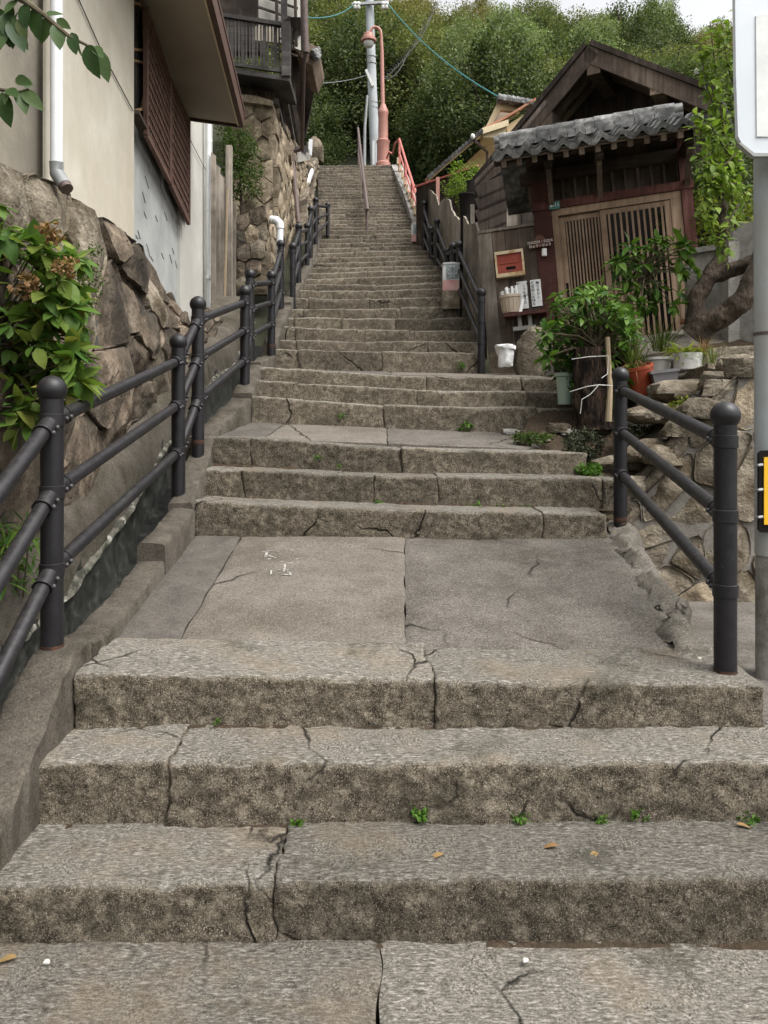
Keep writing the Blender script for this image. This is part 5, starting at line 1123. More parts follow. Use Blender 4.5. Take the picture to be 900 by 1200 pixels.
bed = struct(obj('planting_bed', MB().add(vs, [(j * W_ + i, j * W_ + i + 1, (j + 1) * W_ + i + 1, (j + 1) * W_ + i) for j in range(ny_) for i in range(nx_)]), M_SOIL, None, True, 180))
bed.data.materials.append(M_ROCKY)
for p_ in bed.data.polygons:
    if p_.center.x > 1.72 and p_.center.y < 6.3 or p_.center.y > 6.9: p_.material_index = 1
gw_ = thing('garden_wall', 'grey rubble stone wall holding up the garden beside the passage', 'wall', (2.0, 4.75, EYE - 1.15))
def s_gw(u, v):
    x = 1.30 + u; zb = EYE - 1.2; ztp = max(EYE + interp(zt_x, x) + .04, zb + .3); f = v / 1.4; return V((x, 4.66 + .16 * f + .03 * math.sin(x * 5), zb + (ztp - zb) * f))
obj('mortar', sheet(s_gw, 2.6, 1.4, -.012), M_MORTAR2, gw_, True, 180)
rubble(gw_, s_gw, 2.6, 1.4, .30, .27, [M_ROCK_GR, M_ROCK_GR, M_ROCK_TAN], 71, .004, .012, .03, .45, 'stone', .12, 7, .5, None, .4)
rk = random.Random(4)
def rock(px, py, d, sx, sy, sz, label, seed, mat=None): return boulder('rock', label, P(px, py, d), sx, sy, sz, mat or M_ROCK_GR, seed, rough=.22, cut=-.6)
rock(812, 462, 5.45, .30, .22, .12, 'broad flat-topped grey rock under the grey planter', 31)
rock(775, 487, 5.25, .26, .2, .09, 'low grey rock ledge in front of the red pot', 32)
rock(840, 450, 5.6, .26, .3, .16, 'rounded rock below the white pot', 33)
rock(812, 508, 5.05, .14, .14, .10, 'squarish rock at the lip of the garden wall', 34)
rock(770, 530, 4.98, .26, .16, .10, 'wide rock at the lip of the garden wall behind the railing', 35)
rock(716, 545, 5.15, .16, .12, .08, 'angular grey rock at the end of the steps by the dark tuft', 36)
rock(850, 428, 6.0, .22, .25, .16, 'tall rough rock against the concrete wall', 37)
for k, (x, y, d, s) in enumerate([(600, 489, 5.95, .10), (620, 484, 5.9, .13), (655, 487, 5.75, .15), (690, 484, 5.75, .14), (640, 503, 5.6, .05), (704, 497, 5.7, .07), (745, 507, 5.35, .07), (612, 512, 5.45, .06), (733, 522, 5.25, .06), (668, 492, 5.7, .09), (720, 487, 5.8, .08)]):
    pp = P(x, y, d); pp.z = L2(pp.x, d).z + .012 if pp.x < 1.3 and d > 5.3 else tz(pp.x, d) + .005
    boulder('rock', None, pp, s * .8, s * .7, s * .34, M_ROCK_GR if k % 3 else M_CONC, 50 + k, rough=.3); tag(bpy.data.objects[bpy.context.scene.objects[-1].name], 'small loose pale stone edging the soil bed by the steps', 'stone', 'stones edging the soil bed')
for k, (x, dd, sz) in enumerate([(1.62, 4.86, .12), (1.78, 4.84, .15), (1.93, 4.88, .13), (2.06, 4.84, .16), (2.2, 4.9, .14), (2.34, 4.86, .17), (2.5, 4.9, .15), (2.68, 4.9, .17), (1.72, 5.02, .1), (2.0, 5.08, .13), (2.26, 5.1, .15), (2.45, 5.2, .17)]):
    boulder('cap_stone', None, V((x, dd, EYE + interp(zt_x, x) - .01)), sz, sz * .8, sz * .6, M_ROCK_GR, 120 + k, parent=gw_, rough=.3)
# irregular mortared rock edge beside the first landing
strip('landing_edge', [[V((x - .10, d, EYE - .938 + (d - 3.06) * .157 - .02)), V((x - .04, d, EYE - .938 + (d - 3.06) * .157 + .012)), V((x + .03, d, EYE - .93 + (d - 3.06) * .157 + .02)), V((x + .09, d, EYE - .95 + (d - 3.06) * .157 - .03)), V((x + .14, d, EYE - 1.0 + (d - 3.06) * .157 - .12)), V((x + .15, d, EYE - 1.3))] for x, d in ((1.27, 2.9), (1.26, 3.2), (1.31, 3.5), (1.36, 3.85), (1.38, 4.2), (1.45, 4.5), (1.5, 4.8))], M_ROCKY, 13, .045, step=.025, sub=3)
# retaining side of the lower landing towards the passage
mb = MB(); mb.prism([V((1.22, 2.95, EYE - 1.3)), V((1.52, 4.7, EYE - 1.3)), V((1.52, 4.7, EYE - .70)), V((1.22, 2.95, EYE - .97))], (-.3, 0, 0)); o = struct(obj('landing_side', mb, M_MORTAR))
# concrete garden wall at the right with the tree limbs over it
cwl = thing('concrete_wall', 'pale stained concrete wall right of the gate under the tree limbs', 'wall', P(840, 400, 7.2))
mb = MB(); mb.prism([P(806, 299, 7.3), P(858, 291, 7.0), P(858, 430, 7.0), P(806, 430, 7.3)], (.02, .12, 0)); obj('panel', mb, M_CONC, cwl)
mb = MB(); mb.prism([P(859, 262, 6.9), P(960, 255, 6.4), P(960, 470, 6.4), P(859, 450, 6.9)], (.02, .12, 0)); obj('panel', mb, M_CONC, cwl)
obj('coping', MB().bar(P(805, 297, 7.34), P(858, 289, 7.04), .17, .05), M_CONC, cwl)
obj('pier', MB().bar(P(856, 430, 6.93), P(856, 285, 6.93), .10, .14, (0, 1, 0)), M_CONC, cwl)
# ------------------------------------------------------------------ sign pole at the right edge
sp_ = thing('sign_pole', 'grey painted sign pole with the back of a white panel on top', 'sign', P(903, 800, 3.3))
d = 3.3; obj('sleeve', MB().lathe(P(903, 805, d), [(.061, -.05), (.061, .56), (.058, .585), (.052, .59)], 24), M_CONC, sp_, True, 40)
obj('pole', MB().tube([P(903, 650, d), P(901, -60, d)], .064, 24), M_PLGREY, sp_, True)
obj('clamp', MB().tube([P(902, 393, d), P(902, 389.5, d)], .066, 24), M_BSTEEL, sp_, True)
bpn = obj('panel', MB().prism([P(861, -40, 3.12), P(862.5, 90, 3.12), P(865, 160, 3.12), P(869, 167, 3.12), P(878, 176, 3.12), P(884, 179.5, 3.12), P(1040, 181, 3.12), P(1040, -140, 3.12), P(861, -140, 3.12)], (0, .025, 0)), M_SIGNW, sp_)
mb = MB(); mb.prism([P(886, 18, 3.115), P(1030, -2, 3.115), P(1030, 160, 3.115), P(887, 160, 3.115)], (0, .004, 0)); obj('pasted_sheet', mb, M_PAPER, bpn)
mb = MB(); mb.prism([P(868, 166.5, 3.112), P(884, 179, 3.112), P(1040, 181, 3.112), P(1040, 184, 3.112), P(883, 183, 3.112), P(866, 168, 3.112)], (0, .03, 0)); obj('edge_strip', mb, M_PLGREY, bpn)
ys_ = obj('yellow_plate', MB().prism([P(889, 531, 3.215), P(893, 528, 3.215), P(960, 526, 3.215), P(960, 622, 3.215), P(892, 624, 3.215), P(889, 621, 3.215)], (0, .012, 0)), M_BLACK, sp_)
mb = MB(); mb.prism([P(895.5, 536, 3.21), P(955, 534, 3.21), P(955, 614, 3.21), P(895.5, 615, 3.21)], (0, .004, 0)); obj('yellow_field', mb, M_SIGNY, ys_)
for y in (545, 574, 606): obj('strap', MB().tube([P(884.5, y + 1.5, 3.24), P(890, y, 3.20), P(893.5, y - .5, 3.205)], .006, 6), M_STEEL, ys_, True)
# ------------------------------------------------------------------ foliage helpers
def leafmesh(name, L, Wd_, mat, fold=.25, curl=.25, n=5, tip=1.6):
    vs = []; fs = []
    for i in range(n + 1):
        t = i / n; w = Wd_ * .5 * (math.sin(math.pi * t ** .8)) ** .8 * (1 if t < 1 else 0) if 0 < t < 1 else .0008
        z = -curl * L * t * t; y = L * t
        vs += [V((-w, y, z + fold * w)), V((0, y, z)), V((w, y, z + fold * w))]
    for i in range(n):
        a = i * 3; fs += [(a, a + 1, a + 4, a + 3), (a + 1, a + 2, a + 5, a + 4)]
    me = MB().add(vs, fs).mesh(name, True, 180); me.materials.append(mat); return me
def rv(r): return V((r.gauss(0, 1), r.gauss(0, 1), r.gauss(0, 1))).normalized()
def whorl(root, p, axis, k, meshes, r, tiltout=.9, s0=.75, s1=1.15, name='leaf', up=None, sink=None):
    a = V(axis).normalized(); o = a.orthogonal().normalized(); b = a.cross(o); ph = r.uniform(0, 6.28)
    for i in range(k):
        q = ph + 2.4 * i; e = o * math.cos(q) + b * math.sin(q); dirn = (e * tiltout + a * r.uniform(.1, .7) + V((0, 0, r.uniform(-.35, .1)))).normalized()
        mt = frame(p + dirn * .01 + rv(r) * .008, dirn, (up or V((0, 0, 1))) + rv(r) * .45, r.uniform(s0, s1)); me = r.choice(meshes)
        if sink is None: inst(name, me, mt, root)
        else: sink.append((me, mt))
def joinleaves(sink, root, mat):
    vs = []; fs = []
    for me, mt in sink:
        n = len(vs); vs += [tuple(mt @ v.co) for v in me.vertices]; fs += [tuple(n + i for i in p.vertices) for p in me.polygons]
    me = bpy.data.meshes.new('foliage'); me.from_pydata(vs, [], fs); me.materials.append(mat)
    for p in me.polygons: p.use_smooth = True
    o = link(bpy.data.objects.new('foliage', me), root); o['kind'] = 'stuff'; return o
def twig(root, pts, r0, r1, mat=None, name='twig'):
    n = len(pts); return obj(name, MB().tube(pts, [r0 + (r1 - r0) * i / (n - 1) for i in range(n)], 7), mat or M_TWIG, root, True)
def clumpmesh(name, centre, radii, nclump, nleaf, leaf, mat, r, crad=.3, flat=.0, shell=.55, aspect=.5, zmin=None):
    """many leaf quads in clumps through an ellipsoid volume, one mesh"""
    vs = []; fs = []; c0 = V(centre)
    for _ in range(nclump):
        while True:
            p = V((r.uniform(-1, 1), r.uniform(-1, 1), r.uniform(-1, 1)))
            if shell < p.length < 1: break
        out = p.normalized(); c = c0 + V((p.x * radii[0], p.y * radii[1], p.z * radii[2])); cr = crad * r.uniform(.6, 1.3)
        for _ in range(nleaf):
            q = c + rv(r) * cr * r.random() ** .4 * V((1, 1, .75)).length / 1.6
            if zmin is not None and q.z < zmin: continue
            d = (out * .5 + rv(r) + V((0, 0, -.25))).normalized(); nn = (V((0, 0, 1)) + out * .6 + rv(r) * .8); s = d.cross(nn)
            if s.length < .05: continue
            s.normalize(); L = leaf * r.uniform(.6, 1.3); w = L * aspect * .5; h = nn.normalized() * L * .08
            k = len(vs); vs += [q, q + d * L * .45 + s * w - h, q + d * L, q + d * L * .45 - s * w - h]; fs.append((k, k + 1, k + 2, k + 3))
    me = bpy.data.meshes.new(name); me.from_pydata([tuple(q) for q in vs], [], fs); me.materials.append(mat); return me
def blades(name, p, n, h, spread, mat, r, w=.012, parent=None, curve=.5, base=.04):
    mb = MB()
    for _ in range(n):
        q = r.uniform(0, 6.28); e = V((math.cos(q), math.sin(q), 0)); L = h * r.uniform(.6, 1.15); o = V(p) + e * base * r.random() ; sp = spread * r.uniform(.2, 1.0)
        s = V((-e.y, e.x, 0)); vs = []
        for i in range(5):
            t = i / 4; c = o + e * (sp * t ** 1.5) * L + V((0, 0, L * (t - curve * sp * t * t))); ww = w * .5 * (1 - t ** 2 * .95) * (0.5 + t if t < .5 else 1); vs += [c - s * ww, c + s * ww]
        mb.add(vs, [(2 * i, 2 * i + 1, 2 * i + 3, 2 * i + 2) for i in range(4)])
    me = bpy.data.meshes.new(name); me.from_pydata([tuple(q) for q in mb.v], [], mb.f); me.materials.append(mat); return link(bpy.data.objects.new(name, me), parent)
# ------------------------------------------------------------------ hydrangea at the left edge
r = random.Random(21)
hyd = thing('hydrangea_bush', 'hydrangea bush with yellowing leaves and dried flower heads by the rock wall', 'bush', (-1.62, 3.15, zs(3.15) + .28))
HM = [leafmesh('hydrangea_leaf', .125, .075, L_HYD, .2, c, 5) for c in (.15, .3, .45)]
hs_ = []
for s in range(120):
    px = r.uniform(-50, 92) if s % 3 else r.uniform(40, 92); ymin = 238 if px < 50 else 290; py = r.uniform(ymin, 505 if px < 50 else 470)
    if px > 74 and (py > 450 or py < 300): px -= 25
    d = r.uniform(3.0, 3.4); tip = P(px, py, d); rootp = P(-25 + r.uniform(-15, 15), 500, 3.45)
    mid = rootp.lerp(tip, .5) + V((-.08, .02, .05)); twig(hyd, [rootp, mid, tip], .006, .003, name='stem')
    whorl(hyd, tip, (tip - mid).normalized() + V((.35, -.5, .2)), r.choice((6, 7, 8)), HM, r, .85, .5, .95, sink=hs_ if s >= 40 else None)
joinleaves(hs_, hyd, L_HYD)
for (x, y) in ((74, 312), (28, 332), (58, 272)):
    c = P(x, y, 2.98); me = clumpmesh('dried_flower', c, (.055, .05, .04), 14, 9, .022, L_DRY, r, .02, shell=.2, aspect=.9); link(bpy.data.objects.new('dried_flower_head', me), hyd)
# evergreen branch hanging in at the top left
r = random.Random(5)
ev_ = thing('evergreen_tree', 'evergreen tree branch with glossy oval leaves in front of the house wall', 'tree', (-1.78, 2.15, zs(2.2)))
EM = [leafmesh('glossy_leaf', .10, .052, L_EVER, .18, c, 6) for c in (.1, .25)]
twig(ev_, [V((-1.80, 2.15, zs(2.2) - .1)), V((-1.80, 2.2, 1.4)), V((-1.74, 2.3, 2.4)), V((-1.66, 2.4, 3.1))], .045, .03, M_BARK, 'trunk')
br = [V((-1.70, 2.38, 2.75)), P(0, -12, 2.5), P(30, 2, 2.5), P(52, 18, 2.5), P(80, 42, 2.5), P(100, 52, 2.5), P(116, 62, 2.5)]; twig(ev_, br, .014, .003, M_TWIG, 'branch')
br2 = [V((-1.72, 2.36, 2.55)), P(-30, 95, 2.5), P(0, 105, 2.5), P(22, 108, 2.5), P(34, 104, 2.5)]; twig(ev_, br2, .010, .003, M_TWIG, 'branch')
for (x, y, tx, ty) in ((52, 18, 72, 12), (58, 20, 47, 50), (66, 28, 70, 56), (66, 22, 82, 33), (84, 38, 88, 62), (92, 50, 94, 68), (102, 52, 110, 88), (112, 56, 128, 95), (110, 54, 120, 66), (40, 8, 44, 46), (30, 4, 26, 30), (20, 0, 4, 14), (16, 8, 8, 34), (8, 14, 16, 66), (22, 22, 28, 44), (12, 24, 32, 66), (0, 10, 6, 50), (2, 30, -6, 60), (18, 34, 34, 58), (26, 10, 12, 22), (0, 0, -12, 20), (34, 2, 50, -6), (10, -6, 26, -14),
                      (22, 106, 30, 128), (26, 106, 48, 124), (30, 104, 33, 94), (12, 106, 2, 118), (2, 108, 8, 144), (8, 104, 20, 112), (-2, 100, -10, 90), (18, 92, 33, 96)):
    a = P(x, y, 2.5); b = P(tx, ty, 2.5 + r.uniform(-.04, .04)); dirn = b - a; sL = dirn.length / .10 * 1.02
    inst('leaf', r.choice(EM), frame(a, dirn, V((r.uniform(-.5, .5), -1, r.uniform(0, .8))), max(.55, min(1.2, sL))), ev_)
# ferns and grass in the gutter ledge at the left edge
r = random.Random(9)
fn = thing('fern_clump', 'clump of narrow-leaved green fern growing from the gutter ledge', 'fern', P(5, 690, 3.25))
FM = [leafmesh('fern_leaf', .10, .016, L_CIT, .15, c, 5) for c in (.2, .5)]
for s in range(26):
    p = P(r.uniform(-25, 40), r.uniform(612, 688), r.uniform(3.1, 3.35)); whorl(fn, p, (.5, -.5, .8), 7, FM, r, .8, .6, 1.1)
for s in range(5): twig(fn, [P(-5 + s * 8, 700, 3.3), P(s * 8, 650, 3.25), P(s * 9, 620, 3.22)], .005, .002, name='stem')
# small shrub sprouting from the rock wall
me = clumpmesh('rock_wall_sprig', P(95, 318, 3.85), (.13, .1, .22), 34, 26, .022, L_BUSH, r, .055, shell=.1)
o = link(bpy.data.objects.new('wall_shrub', me)); tag(o, 'wispy small-leaved shrub sprouting from the rock wall above the hydrangea', 'shrub')
sg = thing('wall_sprig', 'little leafy sprig on the rock wall beside the first ball-topped post', 'plant', P(108, 460, 3.5))
whorl(sg, P(108, 452, 3.5), (.3, -.4, 1), 8, FM, r, .8, .5, .9); twig(sg, [P(107, 468, 3.55), P(108, 452, 3.5)], .004, .002, name='stem')
# bush between board fence and masonry
me = clumpmesh('bush_leaves', P(281, 196, 10.9), (.30, .3, .55), 120, 30, .045, L_BUSH, r, .14, shell=.2)
bs = thing('bush', 'dense small-leaved bush between the board fence and block wall', 'bush', P(282, 245, 10.9)); link(bpy.data.objects.new('foliage', me), bs); twig(bs, [P(284, 262, 10.9), P(281, 200, 10.9)], .03, .01, M_BARK, 'trunk')
me = clumpmesh('bush_leaves', P(545, 214, 11.6), (.33, .3, .34), 80, 26, .04, L_VINE, r, .10, shell=.15)
bs = thing('bush', 'light green feathery bush behind the wavy plank fence', 'bush', P(545, 290, 11.6)); link(bpy.data.objects.new('foliage', me), bs); twig(bs, [P(548, 300, 11.6), P(545, 215, 11.6)], .02, .008, M_BARK, 'trunk')
me = clumpmesh('bush_leaves', P(552, 246, 11.3), (.2, .2, .3), 40, 24, .035, L_YG, r, .09, shell=.1); link(bpy.data.objects.new('foliage', me), bs)
# ------------------------------------------------------------------ potted and garden plants before the gate
r = random.Random(31)
CM = [leafmesh('citrus_leaf', .115, .048, L_CIT, .25, c, 5) for c in (.1, .25, .45)]
ct = thing('citrus_tree', 'bushy citrus tree with a string-tied dark trunk before the gate', 'tree', P(694, 492, 5.75))
def bark_log(name, p0, p1, rad, parent):
    mb = MB(); pts = [V(p0).lerp(V(p1), k / 30) for k in range(31)]; mb.tube(pts, [rad * (1 + .12 * (k == 0)) for k in range(31)], 44)
    for q in mb.v: e = q * V((16, 16, 4)) if False else V((q.x * 16, q.y * 16, q.z * 4)); q += V((noise.noise(e), noise.noise(e + V((4, 0, 0))), 0)) * .022 + V((noise.noise(e * 2.7), noise.noise(e * 2.7 + V((4, 0, 0))), 0)) * .012
    return obj(name, mb, M_BARKD, parent, True, 60)
bark_log('trunk', P(694, 503, 5.72), P(693, 408, 5.72), .135, ct); bark_log('trunk', P(731, 482, 5.9), P(730, 405, 5.9), .10, ct)
obj('stake', MB().tube([P(713, 494, 5.55), P(715, 455, 5.56), P(713, 420, 5.6), P(712, 395, 5.6)], [.026, .02, .02, .018], 8), M_STAKE, ct, True)
obj('string', MB().tube([P(670, 421, 5.6), P(690, 418, 5.56), P(713, 417, 5.55), P(712, 438, 5.55), P(705, 443, 5.54)], .0032, 5), M_STRING, ct, True)
obj('string', MB().tube([P(668, 459, 5.6), P(688, 453, 5.55), P(702, 451, 5.52), P(718, 452, 5.55)], .0032, 5), M_STRING, ct, True)
obj('string', MB().tube([P(701, 452, 5.52), P(692, 462, 5.53), P(682, 468, 5.54), P(680, 485, 5.55)], .0032, 5), M_STRING, ct, True)
tips = []
for k in range(105):
    while True:
        x, y = r.uniform(632, 750), r.uniform(325, 482)
        ell = ((x - 690) / 56) ** 2 + ((y - 402) / 74) ** 2
        if ell < 1 and not (y > 428 and x < 716) and not (y < 345 and x > 715): break
    tips.append((x, y))
cs_ = []
for ti, (x, y) in enumerate(tips):
    d = 5.85 + r.uniform(-.35, .3); t = P(x, y, d); b0_ = P(695 + r.uniform(-10, 25), 415, 5.75); twig(ct, [b0_, b0_.lerp(t, .5) + V((0, 0, .06)), t], .009, .003, name='twig')
    whorl(ct, t, (t - b0_).normalized() + V((0, -.6, .5)), r.choice((6, 7)), CM, r, .9, .55, 1.0, sink=cs_ if ti >= 44 else None)
joinleaves(cs_, ct, L_CIT)
me = clumpmesh('inner_leaves', P(692, 400, 6.0), (.32, .22, .40), 80, 26, .075, L_CIT, r, .13, shell=.0, aspect=.45); o = link(bpy.data.objects.new('foliage', me), ct); o['kind'] = 'stuff'
c2 = thing('citrus_tree', 'taller citrus branch with large bright leaves in front of the slatted door', 'tree', P(733, 470, 6.3))
st = [P(736, 470, 6.35), P(728, 420, 6.4), P(735, 370, 6.45), P(748, 330, 6.5), P(765, 300, 6.5)]; twig(c2, st, .022, .008, M_TWIG, 'trunk')
cs2 = []
for k in range(58):
    while True:
        x, y = r.uniform(716, 822), r.uniform(278, 372); ell = ((x - 768) / 54) ** 2 + ((y - 318) / 48) ** 2
        if ell < 1 and not (x < 735 and y > 335): break
    t = P(x, y, 6.5 + r.uniform(-.25, .2)); b0_ = P(750 + r.uniform(-8, 12), 320 + r.uniform(-10, 15), 6.5); twig(c2, [b0_, b0_.lerp(t, .5) + V((0, 0, .05)), t], .007, .003, name='twig')
    whorl(c2, t, (t - b0_).normalized() + V((0, -.6, .3)), r.choice((6, 7, 8)), CM, r, .9, .7, 1.15, sink=cs2 if k >= 40 else None)
joinleaves(cs2, c2, L_CIT)
def pot(name, label, cat, x, y, d, prof, mat, up=(0, 0, 1), soil=True, n=26):
    s = d / F; b = P(x, y, d); t = thing(name, label, cat, b); pr = [(a * s, h * s) for a, h in prof]; obj('pot', MB().lathe(b, pr, n, up), mat, t, True, 35)
    return t, b, s
t, b, s = pot('flower_pot', 'large red plastic pot with dying grass tilted on the rocks', 'pot', 752, 463, 5.75, [(13, 0), (14, 1), (19, 30), (20, 31), (20, 35), (18, 35), (17.5, 30)], M_POTRED, (-.25, -.1, 1))
blades('grass', b + V((-.06, -.02, .2)), 60, .30, .8, L_GRASS, r, .012, t, .6, .07); blades('dead_grass', b + V((-.08, -.05, .2)), 40, .2, 1.3, L_DRY, r, .008, t, 1.6, .08)
t, b, s = pot('flower_pot', 'white oval pot rim standing behind the red pot', 'pot', 772, 445, 6.05, [(10, 0), (14, 22), (16, 23), (16, 26), (14, 26), (13, 20)], M_POTW)
t = thing('planter', 'empty grey rectangular plastic planter tilted beside the red pot', 'pot', P(780, 458, 5.6))
b = P(780, 458, 5.6); s = 5.6 / F; ax = (V((1, -.15, .12)).normalized(), V((.15, 1, 0)).normalized(), V((-.12, 0, 1)).normalized()); mb = MB(); vs = []
for (wx, wy, h) in ((11, 8, 0), (14.5, 10, 21), (16.5, 11.5, 21), (16.5, 11.5, 24.5), (14, 9.5, 24.5), (11, 8, 4)):
    vs += [b + (ax[0] * (wx * i) + ax[1] * (wy * j) + ax[2] * h) * s for i, j in ((-1, -1), (1, -1), (1, 1), (-1, 1))]
obj('tub', mb.add(vs, [(k * 4 + i, k * 4 + (i + 1) % 4, k * 4 + 4 + (i + 1) % 4, k * 4 + 4 + i) for k in range(5) for i in range(4)] + [(0, 1, 2, 3), (20, 21, 22, 23)]), M_POTGREY, t)
t, b, s = pot('flower_pot', 'white round pot planted with yellow-green strap leaves', 'pot', 806, 434, 5.85, [(14.5, 0), (15.5, 1), (16, 19), (16.5, 20), (15, 20), (14.5, 17)], M_POTW)
YM = [leafmesh('strap_leaf', .17, .026, L_YG, .3, c, 6) for c in (.2, .5)]
for k in range(9): whorl(t, b + V((r.uniform(-.1, .1), r.uniform(-.08, .08), .13)), (r.uniform(-.4, .4), r.uniform(-.4, .1), 1), 6, YM, r, .75, .6, 1.15)
blades('dead_grass', b + V((.12, .02, .14)), 40, .22, 1.1, L_DRY, r, .006, t, .9, .05)
t, b, s = pot('flower_pot', 'terracotta-rimmed pot wrapped in silver foil by the gate post', 'pot', 814, 392, 6.5, [(10, 0), (12, 2), (14, 12), (15, 13), (16, 14), (16, 18), (13, 18)], M_TERRA)
mb = MB(); mb.lathe(b, [(10.6 * s, -.01), (14.8 * s, 11.5 * s), (13.5 * s, 12 * s)], 24)
for q in mb.v: e = q * 30; q += V((noise.noise(e), noise.noise(e + V((5, 0, 0))), 0)) * .008
obj('foil', mb, plain('silver_foil', (.6, .6, .6), .25, .5, .8, .4, 30), t, True, 40)
blades('grass', P(775, 412, 6.4), 70, .34, 1.0, L_GRASS, r, .012, None, .8, .12); tag(bpy.context.scene.objects[-1], 'tuft of long arching grass in front of the slatted door', 'grass')
for (x, y, lb) in ((662, 474, 'pale green tall pot half hidden behind the dark trunk'), (726, 473, 'pale green pot between the dark trunk and the railing post')):
    big = x > 700; t, b, s = pot('flower_pot', lb, 'pot', x, y, 6.0, [(8, 0), (13 if big else 10, 32), (15 if big else 12, 33), (15 if big else 12, 37), (12 if big else 9, 37)], M_POTGRN)
t = thing('seed_tray', 'black plant tray with dry straw-coloured grass behind the citrus trunk', 'pot', P(662, 436, 6.5)); mb = MB(); mb.box(P(662, 431, 6.5), .16, .14, .10); obj('tray', mb, M_BLACK, t); blades('dead_grass', P(662, 426, 6.5), 70, .12, 1.0, L_DRY, r, .006, t, .6, .07)
# low dark tuft, creeping plants and weeds on the bed
me = clumpmesh('dark_tuft', P(683, 522, 5.25), (.15, .12, .10), 60, 26, .035, L_DARKG, r, .035, shell=.55, aspect=.35); o = link(bpy.data.objects.new('dark_shrub', me)); tag(o, 'low rounded dark grey-green tuft on the soil by the steps', 'shrub')
for (x, y, d, rx, n, lb) in ((622, 513, 5.45, .19, 46, 'low creeping green plant at the edge of the soil bed'), (690, 551, 5.0, .11, 30, 'small patch of green weeds on the step end by the railing'), (745, 503, 5.4, .12, 26, 'creeping weeds on the bed beside the railing post')):
    me = clumpmesh('creeper', P(x, y, d), (rx, rx * .6, .03), n, 18, .022, L_MOSS if y > 540 else L_BUSH, r, .03, shell=0, aspect=.6); o = link(bpy.data.objects.new('weeds', me)); tag(o, lb, 'weeds')
blades('grass', P(835, 430, 5.7), 40, .25, .9, L_GRASS, r, .008, None, .9, .08); tag(bpy.context.scene.objects[-1], 'dry grass tuft on the tall rough rock', 'grass')
me = clumpmesh('creeper', P(800, 475, 5.05), (.08, .05, .05), 20, 14, .03, L_YG, r, .03, shell=0); o = link(bpy.data.objects.new('weeds', me)); tag(o, 'small fern growing between the rocks of the garden wall', 'weeds')
# ------------------------------------------------------------------ old tree at the right with bright leafy shoots
tr = thing('old_tree', 'old tree with bent grey limbs and bright green leafy shoots', 'tree', P(820, 392, 6.3))
def limb(pts, rads, name='limb'):
    dense = []; rd = []
    for i in range(len(pts) - 1):
        for k in range(12): t = k / 12; dense.append(V(pts[i]).lerp(V(pts[i + 1]), t)); rd.append(rads[i] + (rads[i + 1] - rads[i]) * t)
    dense.append(V(pts[-1])); rd.append(rads[-1])
    for _ in range(3): dense = [dense[0]] + [(dense[i - 1] + dense[i] + dense[i + 1]) / 3 for i in range(1, len(dense) - 1)] + [dense[-1]]
    mb = MB().tube(dense, rd, 24)
    for q in mb.v: q += V((noise.noise(q * 9), noise.noise(q * 9 + V((3, 0, 0))), noise.noise(q * 9 + V((0, 5, 0))))) * .02 + V((noise.noise(q * 28), noise.noise(q * 28 + V((3, 0, 0))), noise.noise(q * 28 + V((0, 5, 0))))) * .010
    return obj(name, mb, M_BARK, tr, True, 60)
limb([P(812, 395, 6.35), P(826, 380, 6.3), P(850, 368, 6.2), P(870, 352, 6.1), P(888, 318, 6.1), P(905, 250, 6.1)], [.12, .10, .09, .085, .075, .06], 'trunk')
limb([P(816, 385, 6.35), P(816, 350, 6.35), P(832, 325, 6.35), P(858, 316, 6.3), P(890, 305, 6.25), P(930, 285, 6.2)], [.095, .07, .065, .06, .055, .04])
limb([P(830, 327, 6.35), P(845, 302, 6.4), P(848, 280, 6.4), P(852, 200, 6.4)], [.065, .055, .045, .02])
VM = [leafmesh('bright_leaf', .075, .042, L_VINE, .25, c, 4) for c in (.15, .4)]
def shoot(pts, n, side=.055, rad=.009):
    pts = [P(*q) for q in pts]; twig(tr, pts, rad, .003, name='shoot'); tot = len(pts) - 1
    for k in range(n):
        t = (k + .5) / n * tot; i = min(int(t), tot - 1); u = t - i; p = pts[i].lerp(pts[i + 1], u); ax = (pts[i + 1] - pts[i]).normalized(); s = ax.cross(V((0, -1, 0))).normalized() * (1 if k % 2 else -1)
        dirn = (s * 1.0 + ax * .35 + V((0, -.35, -.45)) + rv(r) * .35).normalized(); inst('leaf', r.choice(VM), frame(p, dirn, V((0, -.4, 1)) + rv(r) * .4, r.uniform(.75, 1.25)), tr)
shoot([(862, 270, 6.3), (855, 200, 6.2), (845, 130, 6.1), (838, 80, 6.1), (832, 25, 6.1)], 46)
shoot([(862, 200, 6.3), (845, 150, 6.2), (828, 100, 6.1), (818, 48, 6.1)], 36)
shoot([(868, 190, 6.2), (852, 180, 6.1), (835, 150, 6.0), (822, 138, 6.0), (812, 134, 6.0)], 26)
shoot([(868, 205, 6.2), (850, 190, 6.1), (832, 196, 6.0), (815, 180, 6.0), (812, 140, 6.0)], 26)
shoot([(870, 215, 6.1), (850, 215, 6.0), (830, 222, 6.0), (818, 190, 6.0)], 24)
shoot([(862, 180, 6.1), (838, 205, 6.0), (826, 235, 6.0), (836, 270, 6.0), (848, 300, 6.0)], 30)
shoot([(866, 240, 6.1), (856, 255, 6.0), (850, 275, 6.0), (846, 300, 6.0)], 18)
shoot([(870, 120, 6.2), (856, 90, 6.1), (850, 60, 6.1), (846, 30, 6.1)], 24)
shoot([(880, 90, 6.2), (868, 50, 6.1), (862, 5, 6.1)], 20)
shoot([(872, 180, 6.1), (862, 150, 6.0), (856, 130, 6.0)], 14)
vs_ = []
